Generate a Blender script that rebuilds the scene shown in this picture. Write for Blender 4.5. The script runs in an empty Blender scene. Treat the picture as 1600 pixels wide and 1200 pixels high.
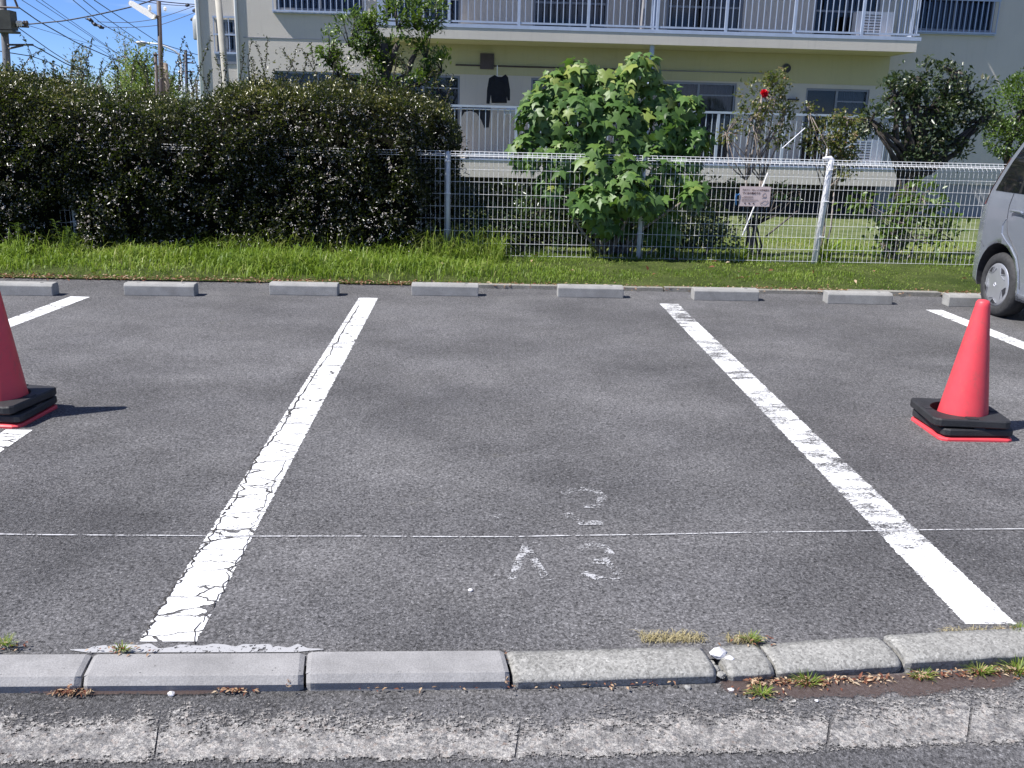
import bpy, bmesh, math, random
import numpy as np
from mathutils import Vector, Matrix
R = math.radians
rng = np.random.default_rng(7); random.seed(7)
C = bpy.context.scene.collection
sc = bpy.context.scene

# ---------------------------------------------------------------- camera
F, PITCH, YAW, ROLL = 1447.25, .2728, .0424, .0253
CAM = np.array([0, 0, 1.5])
def cam_matrix():
    B = np.array([[1,0,0],[0,0,-1],[0,1,0]], float)
    cy, sy = math.cos(YAW), math.sin(YAW); cp, sp = math.cos(PITCH), math.sin(PITCH); cr, sr = math.cos(ROLL), math.sin(ROLL)
    Y = np.array([[cy,-sy,0],[sy,cy,0],[0,0,1]]); P = np.array([[1,0,0],[0,cp,-sp],[0,sp,cp]]); Q = np.array([[cr,-sr,0],[sr,cr,0],[0,0,1]])
    return Q @ P @ B @ Y
RM = cam_matrix()
def ray(u, v): return RM.T @ np.array([(u-800)/F, (v-600)/F, 1.0])
def G(u, v, z=0.):            # point of the horizontal plane at height z seen at photograph pixel (u, v)
    d = ray(u, v); t = (z-1.5)/d[2]; return d[0]*t, d[1]*t
def YP(u, v, Y):              # point at distance Y
    d = ray(u, v)/ray(u, v)[1]; return d[0]*Y, Y, d[2]*Y+1.5
cd = bpy.data.cameras.new('camera'); cam = bpy.data.objects.new('camera', cd); C.objects.link(cam)
m = Matrix.Identity(4)
for i in range(3):
    m[i][0] = RM[0][i]; m[i][1] = -RM[1][i]; m[i][2] = -RM[2][i]; m[i][3] = CAM[i]
cam.matrix_world = m
cd.sensor_width = 36; cd.lens = F/1600*36; cd.clip_end = 3000; cd.clip_start = .05
sc.camera = cam
# ---------------------------------------------------------------- light
SUN = np.array([-.75, -.225, 1.0]); SUN = SUN/np.linalg.norm(SUN)
elev = math.asin(SUN[2]); azim = math.atan2(SUN[0], SUN[1])
W = bpy.data.worlds.new("World"); sc.world = W; W.use_nodes = True
nt = W.node_tree; bg = nt.nodes['Background']
sky = nt.nodes.new('ShaderNodeTexSky'); sky.sky_type = 'NISHITA'; sky.sun_disc = False
sky.sun_elevation = elev; sky.sun_rotation = azim; sky.air_density = 1.0; sky.dust_density = .0; sky.ozone_density = 5; sky.altitude = 800; sky.air_density = .75
tc = nt.nodes.new('ShaderNodeTexCoord'); mp = nt.nodes.new('ShaderNodeMapping'); mp.inputs['Scale'].default_value = (1.2, 1.2, 9)
ns = nt.nodes.new('ShaderNodeTexNoise'); ns.inputs['Scale'].default_value = 2.6; ns.inputs['Detail'].default_value = 6
rp = nt.nodes.new('ShaderNodeValToRGB'); rp.color_ramp.elements[0].position = .52; rp.color_ramp.elements[1].position = .75
mx = nt.nodes.new('ShaderNodeMix'); mx.data_type = 'RGBA'; mx.inputs[7].default_value = (9, 9.5, 11, 1)
nt.links.new(tc.outputs['Generated'], mp.inputs[0]); nt.links.new(mp.outputs[0], ns.inputs[0]); nt.links.new(ns.outputs[0], rp.inputs[0])
nt.links.new(rp.outputs[0], mx.inputs[0]); tint = nt.nodes.new('ShaderNodeMix'); tint.data_type = 'RGBA'; tint.blend_type = 'MULTIPLY'; tint.inputs[0].default_value = 1; tint.inputs[7].default_value = (.78, .93, 1.28, 1); nt.links.new(sky.outputs[0], tint.inputs[6]); nt.links.new(tint.outputs[2], mx.inputs[6]); nt.links.new(mx.outputs[2], bg.inputs[0])
bg.inputs[1].default_value = .066
sl = bpy.data.lights.new('sun', 'SUN'); so = bpy.data.objects.new('sun', sl); C.objects.link(so)
sl.energy = 4.4; sl.angle = R(.5); sl.color = (1, .965, .92)
so.rotation_euler = Vector(tuple(SUN)).to_track_quat('Z', 'Y').to_euler(); so.location = (-10, -5, 20)
sc.view_settings.view_transform = 'Standard'; sc.view_settings.look = 'None'; sc.view_settings.exposure = .9; sc.view_settings.gamma = 1

# ---------------------------------------------------------------- helpers
ORG = {}
def tag(o, label=None, cat=None, group=None, kind=None):
    if label: o['label'] = label
    if cat: o['category'] = cat
    if group: o['group'] = group
    if kind: o['kind'] = kind
    return o
def empty(name, loc, label, cat, group=None):
    o = bpy.data.objects.new(name, None); C.objects.link(o); o.location = loc; ORG[o.name] = np.array(loc, float)
    o.empty_display_size = .1
    return tag(o, label, cat, group)
def link(name, verts, faces, m, parent=None, org=None, smooth=False):
    V = np.asarray(verts, float).reshape(-1, 3)
    o0 = ORG[parent.name] if parent else (np.array(org, float) if org is not None else np.zeros(3))
    me = bpy.data.meshes.new(name); me.from_pydata((V-o0).tolist(), [], faces); me.update()
    return fin(name, me, m, parent, o0, smooth)
def fin(name, me, m, parent, o0, smooth):
    for x in (m if isinstance(m, (list, tuple)) else [m]): me.materials.append(x)
    if smooth: me.polygons.foreach_set('use_smooth', [True]*len(me.polygons))
    o = bpy.data.objects.new(name, me); C.objects.link(o)
    if parent: o.parent = parent
    else: o.location = o0
    ORG[o.name] = o0
    return o
def link_np(name, V, Fc, m, parent=None, org=None, var=None, smooth=False):
    """V (n,3), Fc (k,3) triangles (or (k,4))."""
    o0 = ORG[parent.name] if parent else (np.array(org, float) if org is not None else np.zeros(3))
    me = bpy.data.meshes.new(name); k, c = Fc.shape
    me.vertices.add(len(V)); me.vertices.foreach_set('co', (V-o0).astype(np.float32).ravel())
    me.loops.add(k*c); me.loops.foreach_set('vertex_index', Fc.astype(np.int32).ravel())
    me.polygons.add(k); me.polygons.foreach_set('loop_start', np.arange(0, k*c, c, dtype=np.int32)); me.polygons.foreach_set('loop_total', np.full(k, c, np.int32))
    me.update(calc_edges=True)
    if var is not None:
        a = me.attributes.new('var', 'FLOAT', 'FACE'); a.data.foreach_set('value', var.astype(np.float32))
    return fin(name, me, m, parent, o0, smooth)
class MB:
    def __init__(s): s.v = []; s.f = []
    def add(s, v, f):
        n = len(s.v); s.v += [tuple(p) for p in v]; s.f += [tuple(i+n for i in q) for q in f]; return s
    def box(s, x0, x1, y0, y1, z0, z1):
        return s.add([(x0,y0,z0),(x1,y0,z0),(x1,y1,z0),(x0,y1,z0),(x0,y0,z1),(x1,y0,z1),(x1,y1,z1),(x0,y1,z1)],
                     [(0,3,2,1),(4,5,6,7),(0,1,5,4),(1,2,6,5),(2,3,7,6),(3,0,4,7)])
    def tube(s, pts, r, n=6, cap=True):
        pts = [np.asarray(p, float) for p in pts]; k = len(pts)
        rr = r if hasattr(r, '__len__') else [r]*k
        V = []; up = None
        for i, p in enumerate(pts):
            d = pts[min(i+1, k-1)]-pts[max(i-1, 0)]; d = d/(np.linalg.norm(d)+1e-9)
            if up is None: up = np.array([0,0,1.]) if abs(d[2]) < .9 else np.array([1.,0,0])
            a = np.cross(d, up); a /= np.linalg.norm(a)+1e-9; b = np.cross(a, d); up = b
            for j in range(n):
                t = 2*math.pi*j/n; V.append(p+rr[i]*(math.cos(t)*a+math.sin(t)*b))
        Fc = [(i*n+j, i*n+(j+1) % n, (i+1)*n+(j+1) % n, (i+1)*n+j) for i in range(k-1) for j in range(n)]
        if cap: Fc += [tuple(range(n))[::-1], tuple((k-1)*n+j for j in range(n))]
        return s.add(V, Fc)
    def lathe(s, c, prof, n=24, axis=(0,0,1)):
        q = Vector(axis).to_track_quat('Z', 'Y'); V = []
        for r, z in prof:
            for j in range(n):
                t = 2*math.pi*j/n; V.append(tuple(Vector(c)+q @ Vector((r*math.cos(t), r*math.sin(t), z))))
        k = len(prof)
        Fc = [(i*n+j, i*n+(j+1) % n, (i+1)*n+(j+1) % n, (i+1)*n+j) for i in range(k-1) for j in range(n)]
        return s.add(V, Fc)
    def prism(s, poly, z0, z1):     # polygon in xy
        n = len(poly); V = [(x,y,z0) for x,y in poly]+[(x,y,z1) for x,y in poly]
        return s.add(V, [tuple(range(n))[::-1], tuple(range(n, 2*n))]+[(i,(i+1) % n,n+(i+1) % n,n+i) for i in range(n)])
    def build(s, name, m, parent=None, org=None, smooth=False): return link(name, s.v, s.f, m, parent, org, smooth)

def lattice(seed): return np.random.default_rng(seed).random((64,64,64))
LAT = lattice(3)
def noise3(P, sc_=1.0):
    P = np.asarray(P, float)*sc_+100.; i = np.floor(P).astype(int); f = P-i; f = f*f*(3-2*f); r = 0
    for dx in (0,1):
        for dy in (0,1):
            for dz in (0,1):
                w = (f[...,0] if dx else 1-f[...,0])*(f[...,1] if dy else 1-f[...,1])*(f[...,2] if dz else 1-f[...,2])
                r = r+w*LAT[(i[...,0]+dx) % 64, (i[...,1]+dy) % 64, (i[...,2]+dz) % 64]
    return r

# ---------------------------------------------------------------- materials
class N:
    """tiny node helper"""
    def __init__(s, name):
        s.m = bpy.data.materials.new(name); s.m.use_nodes = True; s.t = s.m.node_tree; s.p = s.t.nodes['Principled BSDF']; s.out = s.t.nodes['Material Output']
        s.co = s.t.nodes.new('ShaderNodeTexCoord').outputs['Object']
    def n(s, ty, **kw):
        x = s.t.nodes.new(ty)
        for k, v in kw.items(): setattr(x, k, v)
        return x
    def l(s, a, b): s.t.links.new(a, b)
    def setv(s, sock, v):
        if hasattr(v, 'is_output') or isinstance(v, bpy.types.NodeSocket): s.l(v, sock)
        else: sock.default_value = v
    def mapping(s, scale=(1,1,1), loc=(0,0,0), rot=(0,0,0), co=None):
        x = s.n('ShaderNodeMapping'); x.inputs['Scale'].default_value = scale; x.inputs['Location'].default_value = loc; x.inputs['Rotation'].default_value = rot
        s.l(co or s.co, x.inputs[0]); return x.outputs[0]
    def noise(s, scale, detail=4, rough=.55, co=None, dist=0):
        x = s.n('ShaderNodeTexNoise'); x.inputs['Scale'].default_value = scale; x.inputs['Detail'].default_value = detail; x.inputs['Roughness'].default_value = rough; x.inputs['Distortion'].default_value = dist
        s.l(co or s.co, x.inputs['Vector']); return x.outputs['Fac']
    def vor(s, scale, feature='F1', co=None, out='Distance', rand=1):
        x = s.n('ShaderNodeTexVoronoi', feature=feature); x.inputs['Scale'].default_value = scale; x.inputs['Randomness'].default_value = rand
        s.l(co or s.co, x.inputs['Vector']); return x.outputs[out]
    def ramp(s, fac, stops, interp='LINEAR'):
        x = s.n('ShaderNodeValToRGB'); e = x.color_ramp.elements; x.color_ramp.interpolation = interp
        while len(e) > len(stops): e.remove(e[-1])
        while len(e) < len(stops): e.new(.5)
        for el, (p, c) in zip(e, stops):
            el.position = p; el.color = (c, c, c, 1) if isinstance(c, (int, float)) else (*c[:3], 1)
        s.l(fac, x.inputs[0]); return x.outputs[0]
    def mix(s, a, b, fac, blend='MIX'):
        x = s.n('ShaderNodeMix', data_type='RGBA', blend_type=blend)
        s.setv(x.inputs[0], fac)
        for sock, v in ((x.inputs[6], a), (x.inputs[7], b)):
            if isinstance(v, (int, float)): v = (v, v, v, 1)
            elif isinstance(v, tuple): v = (*v[:3], 1)
            s.setv(sock, v)
        return x.outputs[2]
    def math(s, op, a, b=0., clamp=False):
        x = s.n('ShaderNodeMath', operation=op, use_clamp=clamp); s.setv(x.inputs[0], a); s.setv(x.inputs[1], b); return x.outputs[0]
    def bump(s, h, strength=.5, dist=.01, prev=None):
        x = s.n('ShaderNodeBump'); s.setv(x.inputs['Strength'], strength); x.inputs['Distance'].default_value = dist; s.l(h, x.inputs['Height'])
        if prev: s.l(prev, x.inputs['Normal'])
        return x.outputs[0]
    def fin(s, col=None, rough=.6, normal=None, spec=None, metal=None, alpha=None):
        if col is not None: s.setv(s.p.inputs['Base Color'], (*col[:3], 1) if isinstance(col, tuple) else col)
        s.setv(s.p.inputs['Roughness'], rough)
        if normal: s.l(normal, s.p.inputs['Normal'])
        if spec is not None: s.p.inputs['Specular IOR Level'].default_value = spec
        if metal is not None: s.p.inputs['Metallic'].default_value = metal
        if alpha is not None: s.setv(s.p.inputs['Alpha'], alpha)
        return s.m
    def sep(s, co=None):
        x = s.n('ShaderNodeSeparateXYZ'); s.l(co or s.co, x.inputs[0]); return x.outputs
def plain(name, col, rough=.5, var=.12, scale=6, metal=0, bump=0, bscale=60, spec=.5):
    k = N(name); c = k.mix(tuple(x*(1-var) for x in col), tuple(min(1, x*(1+var)) for x in col), k.ramp(k.noise(scale, 6, .65), [(.35,0.),(.65,1.)]))
    nrm = k.bump(k.noise(bscale, 3), bump, .01) if bump else None
    return k.fin(c, rough, nrm, spec, metal)

def asphalt_mat(name, tone=1.0, seed=0):
    k = N(name); co = k.mapping(loc=(seed, seed*.7, 0))
    warp = k.n('ShaderNodeVectorMath', operation='ADD')
    nz = k.n('ShaderNodeTexNoise'); nz.inputs['Scale'].default_value = 90; nz.inputs['Detail'].default_value = 2; k.l(co, nz.inputs['Vector'])
    sv = k.n('ShaderNodeVectorMath', operation='SCALE'); k.l(nz.outputs['Color'], sv.inputs[0]); sv.inputs['Scale'].default_value = .006
    k.l(co, warp.inputs[0]); k.l(sv.outputs[0], warp.inputs[1]); wc = warp.outputs[0]
    big = k.ramp(k.noise(.55, 5, .6, co=co, dist=.6), [(.3, .84), (.7, 1.12)])
    mid = k.ramp(k.noise(3.2, 5, .6, co=co), [(.3, .88), (.7, 1.1)])
    stain = k.ramp(k.noise(1.1, 4, .55, co=k.mapping(scale=(.8, 1.3, 1), rot=(0,0,R(35)), co=co), dist=1.2), [(.34, .86), (.58, 1.0)])
    grain = k.ramp(k.vor(190, co=wc, out='Color'), [(0, .55), (.45, .85), (.8, 1.15), (1, 1.9)])
    coarse = k.ramp(k.noise(88, 4, .68, co=wc), [(.30, .36), (.5, 1.), (.70, 1.7)])
    fine = k.ramp(k.noise(420, 2, .7, co=co), [(.3, .66), (.7, 1.34)])
    spark = k.ramp(k.vor(48, co=wc, out='Color'), [(.93, 0.), (.95, 1.)])
    sd = k.ramp(k.vor(48, co=wc), [(.18, 1.), (.28, 0.)])
    spark = k.math('MULTIPLY', spark, sd)
    base = k.mix(tuple(tone*x for x in (.134, .132, .137)), tuple(tone*x for x in (.149, .145, .144)), k.noise(1.7, 3, co=co))
    for g in (big, mid, stain, grain, coarse, fine): base = k.mix(base, g, 1.0, 'MULTIPLY')
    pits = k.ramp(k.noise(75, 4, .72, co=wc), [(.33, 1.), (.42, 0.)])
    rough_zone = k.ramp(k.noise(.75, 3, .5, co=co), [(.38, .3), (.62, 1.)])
    base = k.mix(base, .025, k.math('MULTIPLY', pits, k.math('MULTIPLY', rough_zone, .85)))  # pit colour darkened for the small shadows between stones
    base = k.mix(base, (.42, .41, .41), k.math('MULTIPLY', spark, .7))
    moss = k.ramp(k.noise(1.9, 5, .7, co=co), [(.64, 0.), (.74, .3)])
    base = k.mix(base, (.13, .122, .085), moss)
    b1 = k.bump(k.noise(120, 4, .7, co=co), k.math('MULTIPLY', rough_zone, 1.0), .016)
    b2 = k.bump(k.math('MULTIPLY', pits, -1.), .8, .006, b1)
    b3 = k.bump(k.noise(2.2, 3, co=co), .25, .03, b2)
    return k.fin(base, .82, b3, .35)
def leaf_mat(name, cols, rough=.4, trans=.3, spec=.5, tcol=None):
    k = N(name); a = k.n('ShaderNodeAttribute', attribute_name='var'); st = [(i/(len(cols)-1), c) for i, c in enumerate(cols)]
    c = k.ramp(a.outputs['Fac'], st)
    k.fin(c, rough, None, spec)
    tr = k.n('ShaderNodeBsdfTranslucent'); cc = k.mix(c, tcol or (.25, .4, .03), .5); k.l(cc, tr.inputs[0])
    ms = k.n('ShaderNodeMixShader'); ms.inputs[0].default_value = trans; k.l(k.p.outputs[0], ms.inputs[1]); k.l(tr.outputs[0], ms.inputs[2]); k.l(ms.outputs[0], k.out.inputs[0])
    return k.m
M = {}
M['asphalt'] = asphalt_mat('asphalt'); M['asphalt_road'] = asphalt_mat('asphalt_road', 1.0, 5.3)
def paint_mat(name, wear, seed, cracks=1.):
    """worn white road paint: cracks across the line, abrasion, ragged edges. Object coordinates: x across (0 at centre), y along"""
    k = N(name); co = k.mapping(loc=(seed, seed*1.3, 0)); x, y, z = k.sep()
    w = k.n('ShaderNodeTexNoise'); w.inputs['Scale'].default_value = 14; w.inputs['Detail'].default_value = 4; k.l(co, w.inputs['Vector'])
    sv = k.n('ShaderNodeVectorMath', operation='SCALE'); k.l(w.outputs['Color'], sv.inputs[0]); sv.inputs['Scale'].default_value = .07
    ad = k.n('ShaderNodeVectorMath', operation='ADD'); k.l(co, ad.inputs[0]); k.l(sv.outputs[0], ad.inputs[1])
    crack = k.vor(5.0, 'DISTANCE_TO_EDGE', co=k.mapping(scale=(.55, 2.2, 1), co=ad.outputs[0]))
    gate = k.ramp(k.noise(1.3, 2, co=co), [(.38, 0.), (.50, 1.)])
    crk = k.math('MULTIPLY', k.ramp(crack, [(.0, 1.), (.012, 1.), (.035, 0.)]), k.math('MULTIPLY', gate, cracks))
    ab = k.noise(120, 5, .8, co=k.mapping(scale=(.45, 1.5, 1), co=co)); zone = k.noise(2.3, 4, .6, co=co); zone2 = k.noise(9, 5, .7, co=k.mapping(scale=(.6, 1.6, 1), co=co))
    abr = k.math('GREATER_THAN', k.math('ADD', k.math('MULTIPLY', ab, .8), k.math('ADD', k.math('MULTIPLY', zone, .5), k.math('MULTIPLY', zone2, .45))), 1.03-.14*wear)
    ed = k.math('ABSOLUTE', x); edge = k.math('GREATER_THAN', k.math('ADD', ed, k.math('ADD', k.math('MULTIPLY', k.noise(24, 6, .75, co=co), .04), k.math('MULTIPLY', k.noise(130, 3, .8, co=co), .014))), .110)
    gone = k.math('MAXIMUM', k.math('MAXIMUM', k.math('GREATER_THAN', crk, .5), abr), edge)
    vis = k.math('SUBTRACT', 1., gone, True)
    dirt = k.ramp(k.noise(60, 5, .7, co=co), [(.3, .55), (.6, .82)])
    return k.fin(dirt, .6, k.bump(k.noise(150, 3, co=co), .3, .003), .4, alpha=vis)
def faded_mat(name, cut, col=.62, scale=110):
    k = N(name); a = k.noise(scale, 4, .8); b = k.noise(14, 3, .6)
    v = k.math('GREATER_THAN', k.math('ADD', k.math('MULTIPLY', a, .8), k.math('MULTIPLY', b, .5)), cut)
    return k.fin((col, col, col*1.02), .7, None, .3, alpha=v)
def concrete_mat(name, col, agg=0., crack=False):
    k = N(name); oi = k.n('ShaderNodeObjectInfo'); of = k.n('ShaderNodeVectorMath', operation='ADD'); k.l(k.co, of.inputs[0]); ml = k.math('MULTIPLY', oi.outputs['Random'], 40.); k.l(ml, of.inputs[1]); k.co = of.outputs[0]
    c = k.mix(tuple(x*.78 for x in col), tuple(x*1.14 for x in col), k.ramp(k.noise(7, 7, .65), [(.3,0.),(.7,1.)]))
    c = k.mix(c, tuple(x*.55 for x in col), k.ramp(k.noise(4.5, 8, .72, dist=.6), [(.56, 0.), (.72, .55)]))
    c = k.mix(c, (.16,.15,.11), k.ramp(k.noise(19, 6, .75), [(.64, 0.), (.76, .4)]))
    c = k.mix(c, k.ramp(k.noise(260, 2), [(.3, .8), (.7, 1.15)]), 1.0, 'MULTIPLY')
    nrm = k.bump(k.noise(120, 4), .35, .004)
    if agg:
        g = k.ramp(k.vor(140, out='Color'), [(0,.45),(.5,.95),(.8,1.1),(1,1.5)]); c = k.mix(c, g, agg, 'MULTIPLY'); nrm = k.bump(k.noise(170, 4, .75), .45*agg, .006, nrm); c = k.mix(c, (.10,.095,.085), k.ramp(k.noise(85, 4, .75), [(.30, .8), (.40, 0.)]))
    else:
        c = k.mix(c, .06, k.ramp(k.vor(24), [(0, .9), (.05, .8), (.07, 0.)]))
    return k.fin(c, .85, nrm, .3)
M['stop'] = concrete_mat('wheel_stop_concrete', (.30, .295, .28)); M['kerb_smooth'] = concrete_mat('smooth_kerb_concrete', (.275, .27, .268))
M['kerb_rough'] = concrete_mat('rough_kerb_concrete', (.31, .305, .285), .9); M['mortar'] = None
M['edging'] = concrete_mat('edging', (.26, .25, .22), .6)
def gutter_mat():
    k = N('exposed_aggregate')
    w = k.n('ShaderNodeTexNoise'); w.inputs['Scale'].default_value = 60; k.l(k.co, w.inputs['Vector']); sv = k.n('ShaderNodeVectorMath', operation='SCALE'); k.l(w.outputs['Color'], sv.inputs[0]); sv.inputs['Scale'].default_value = .012
    ad = k.n('ShaderNodeVectorMath', operation='ADD'); k.l(k.co, ad.inputs[0]); k.l(sv.outputs[0], ad.inputs[1]); wc = ad.outputs[0]
    c = k.ramp(k.vor(95, co=wc, out='Color'), [(0, (.13,.115,.11)), (.25, (.30,.285,.27)), (.5, (.15,.15,.155)), (.75, (.40,.37,.34)), (1, (.22,.165,.14))])
    c = k.mix(c, (.40, .385, .36), k.ramp(k.noise(85, 5, .78), [(.46, 0.), (.56, .95)]))
    c = k.mix(c, k.ramp(k.noise(150, 4, .8), [(.32,.38),(.66,1.45)]), 1., 'MULTIPLY')
    dark = k.ramp(k.noise(14, 7, .8), [(.38, 1.), (.54, 0.)]); c = k.mix(c, (.10, .098, .10), k.math('MULTIPLY', dark, .8))
    nrm = k.bump(k.noise(110, 4, .7), .8, .010); nrm = k.bump(k.noise(260, 3), .4, .004, nrm)
    a = k.n('ShaderNodeAttribute', attribute_name='edge'); e = k.math('ADD', k.math('MULTIPLY', a.outputs['Fac'], .9), k.math('ADD', k.math('MULTIPLY', k.noise(7, 4, .6), .8), k.math('MULTIPLY', k.noise(80, 4, .85), 1.9)))
    return k.fin(c, .85, nrm, .3, alpha=k.math('GREATER_THAN', e, 1.72))
M['gutter'] = gutter_mat()
k = N('red_plastic'); c_ = k.mix((.58,.045,.06), (.68,.075,.09), k.noise(6, 5, .7)); c_ = k.mix(c_, (.30,.09,.08), k.ramp(k.noise(26, 7, .8, co=k.mapping(scale=(1,1,.5))), [(.52, 0.), (.68, .6)])); M['red'] = k.fin(c_, k.ramp(k.noise(9, 4), [(.3, .38), (.7, .6)]), None, .4); M['rubber'] = plain('black_rubber', (.022, .022, .024), .6, .25, 14, bump=.3, bscale=150)
M['soil'] = plain('soil', (.09, .07, .045), .95, .35, 9, bump=.8, bscale=25)
def lawn_mat(name, a, b):
    k = N(name); c = k.mix(a, b, k.ramp(k.noise(2.5, 6, .65), [(.35,0.),(.65,1.)])); c = k.mix(c, k.ramp(k.noise(60, 5, .8), [(.3,.45),(.7,1.45)]), 1., 'MULTIPLY')
    return k.fin(c, .9, k.bump(k.noise(90, 4, .7), .9, .05), .1)
M['lawn'] = lawn_mat('back_lawn', (.13, .18, .06), (.25, .28, .13)); M['verge'] = lawn_mat('verge_ground', (.06, .09, .02), (.13, .16, .05)); M['far'] = lawn_mat('far_ground', (.07, .09, .04), (.12, .12, .08))
def wall_mat(name, col, var=.06):
    k = N(name); c = k.mix(tuple(x*(1-var) for x in col), tuple(x*(1+var) for x in col), k.noise(1.2, 6, .6))
    streak = k.ramp(k.noise(3, 6, .7, co=k.mapping(scale=(4, 4, .35))), [(.52, 0.), (.85, .3)]); c = k.mix(c, tuple(x*.6 for x in col), streak)
    return k.fin(c, .85, k.bump(k.noise(70, 5), .35, .02), .2)
M['wall'] = wall_mat('wall_paint', (.545, .505, .45), .10); M['soffit'] = wall_mat('soffit_paint', (.5, .47, .28)); M['plinth'] = wall_mat('plinth', (.045, .045, .05)); M['plinth_pale'] = wall_mat('pale_plinth', (.30, .30, .31))
M['bounce_band'] = wall_mat('bounce_tint', (.46, .43, .26))  # yellow wall tint paints in light bounced up under the slabs
M['trim'] = plain('white_trim', (.75, .74, .74), .5, .05); M['rail'] = plain('painted_rail', (.36, .42, .55), .4, .08); M['rail_low'] = plain('pale_rail', (.34, .39, .46), .45, .08)
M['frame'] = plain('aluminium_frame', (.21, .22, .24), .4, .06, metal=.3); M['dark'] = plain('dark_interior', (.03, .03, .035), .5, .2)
k = N('glass_pane'); M['glass'] = k.fin(k.mix((.02,.022,.03), (.05,.055,.07), k.noise(.8, 2)), .06, None, .6)
M['curtain'] = plain('curtain', (.20, .19, .22), .9, .2, 3); M['curtain_white'] = plain('white_curtain', (.26, .26, .28), .9, .1, 3)
k = N('galvanised_wire'); M['wire'] = k.fin(k.mix((.68,.69,.70), (.82,.82,.83), k.noise(20, 2)), .4, None, .5, .0)
M['post'] = plain('white_post_paint', (.78, .77, .78), .35, .08, 9); M['post_grey'] = plain('grey_post_paint', (.60, .62, .64), .45, .12, 9)
M['bark'] = plain('bark', (.055, .046, .038), .9, .35, 20, bump=.8, bscale=40); M['bark_pale'] = plain('pale_bark', (.24, .20, .17), .85, .3, 20, bump=.6, bscale=50)
M['hedge_core'] = plain('shaded_hedge_twigs', (.010, .010, .007), .95, .3, 10, spec=0)
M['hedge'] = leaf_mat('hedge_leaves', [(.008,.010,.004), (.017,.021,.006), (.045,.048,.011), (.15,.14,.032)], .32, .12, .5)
M['petal'] = leaf_mat('petals', [(.36,.31,.29), (.52,.49,.46), (.68,.66,.62)], .6, .25, .3, (.6,.45,.45))
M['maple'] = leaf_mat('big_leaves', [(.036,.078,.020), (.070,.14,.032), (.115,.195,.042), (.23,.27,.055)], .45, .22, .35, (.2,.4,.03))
M['glossy'] = leaf_mat('glossy_leaves', [(.02,.045,.016), (.035,.07,.022), (.05,.09,.028), (.10,.13,.04)], .28, .15, .5)
M['fresh'] = leaf_mat('fresh_leaves', [(.04,.075,.015), (.075,.13,.022), (.12,.18,.035)], .38, .25, .5)
M['rose_leaf'] = leaf_mat('rose_leaves', [(.05,.07,.02), (.10,.12,.035), (.16,.14,.05), (.20,.10,.06)], .4, .25, .5)
M['grass'] = leaf_mat('grass_blades', [(.06,.11,.012), (.14,.22,.028), (.22,.30,.05), (.33,.33,.12)], .5, .35, .3, (.3,.45,.03))
M['straw'] = leaf_mat('straw', [(.16,.15,.05), (.30,.26,.12), (.42,.36,.20), (.5,.44,.28)], .7, .2, .2, (.5,.4,.15))
M['dry'] = leaf_mat('dry_leaves', [(.13,.045,.03), (.22,.09,.055), (.36,.24,.15), (.50,.40,.28)], .7, .15, .2, (.5,.3,.1))
M['bamboo'] = leaf_mat('pale_green_leaves', [(.09,.13,.04), (.16,.21,.06), (.24,.29,.09)], .5, .3, .3)
M['far_leaf'] = leaf_mat('hazy_leaves', [(.16,.17,.11), (.22,.23,.17), (.28,.28,.2)], .7, .2, .2)
M['grey_leaf'] = leaf_mat('grey_green_leaves', [(.13,.17,.11), (.2,.25,.17), (.3,.34,.26)], .6, .2, .3)
M['red_petal'] = plain('red_petal', (.75, .01, .03), .5, .25, 30); M['cloth_black'] = plain('black_cloth', (.008, .008, .011), .9, .3, 12); M['cloth_dark'] = plain('dark_cloth', (.03, .03, .04), .9, .3, 12); M['cloth_white'] = plain('white_cloth', (.6, .6, .62), .9, .1, 12)
M['pole'] = plain('concrete_pole', (.36, .34, .29), .8, .12, 4); M['iron'] = plain('brown_iron', (.06, .045, .045), .6, .2, 8); M['cable'] = plain('cable', (.02, .022, .04), .6, .1); M['lamp_white'] = plain('lamp_enamel', (.8, .78, .76), .4, .05)
M['tank'] = plain('transformer_paint', (.30, .32, .33), .6, .15); M['pole_backlit'] = plain('backlit_pole', (.13, .13, .14), .8, .15); M['tank_dark'] = plain('dark_transformer_paint', (.035, .036, .03), .6, .3)  # the dark pole colour paints in its backlit shade
M['pink_board'] = plain('sign_board', (.66, .53, .50), .5, .04); M['ink'] = plain('sign_ink', (.10, .06, .06), .6, .1); M['blue'] = plain('blue_cord', (.10, .30, .62), .5, .1)

# ---------------------------------------------------------------- setting: ground
def sheet(name, pts, z, m, label=None, sub=0):
    o = link(name, [(x, y, z) for x, y in pts], [tuple(range(len(pts)))], m); return tag(o, kind='structure')
KERB = [(-30, 2.36), (-1.30, 2.385), (-.5, 2.395), (.10, 2.405), (.70, 2.435), (1.0, 2.465), (1.62, 2.525), (2.4, 2.60), (30, 5.4)]   # back edge of the kerb
def kerb_y(x):
    xs = [p[0] for p in KERB]; ys = [p[1] for p in KERB]; return float(np.interp(x, xs, ys))
sheet('ground', [(-900,-900),(900,-900),(900,900),(-900,900)], -.42, M['far'])
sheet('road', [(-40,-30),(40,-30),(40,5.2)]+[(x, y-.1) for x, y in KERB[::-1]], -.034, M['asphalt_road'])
sheet('parking_lot', [(x, y-.05) for x, y in KERB]+[(40, 5.4), (40, 8.95), (-40, 8.95)], 0, M['asphalt'])
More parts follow.
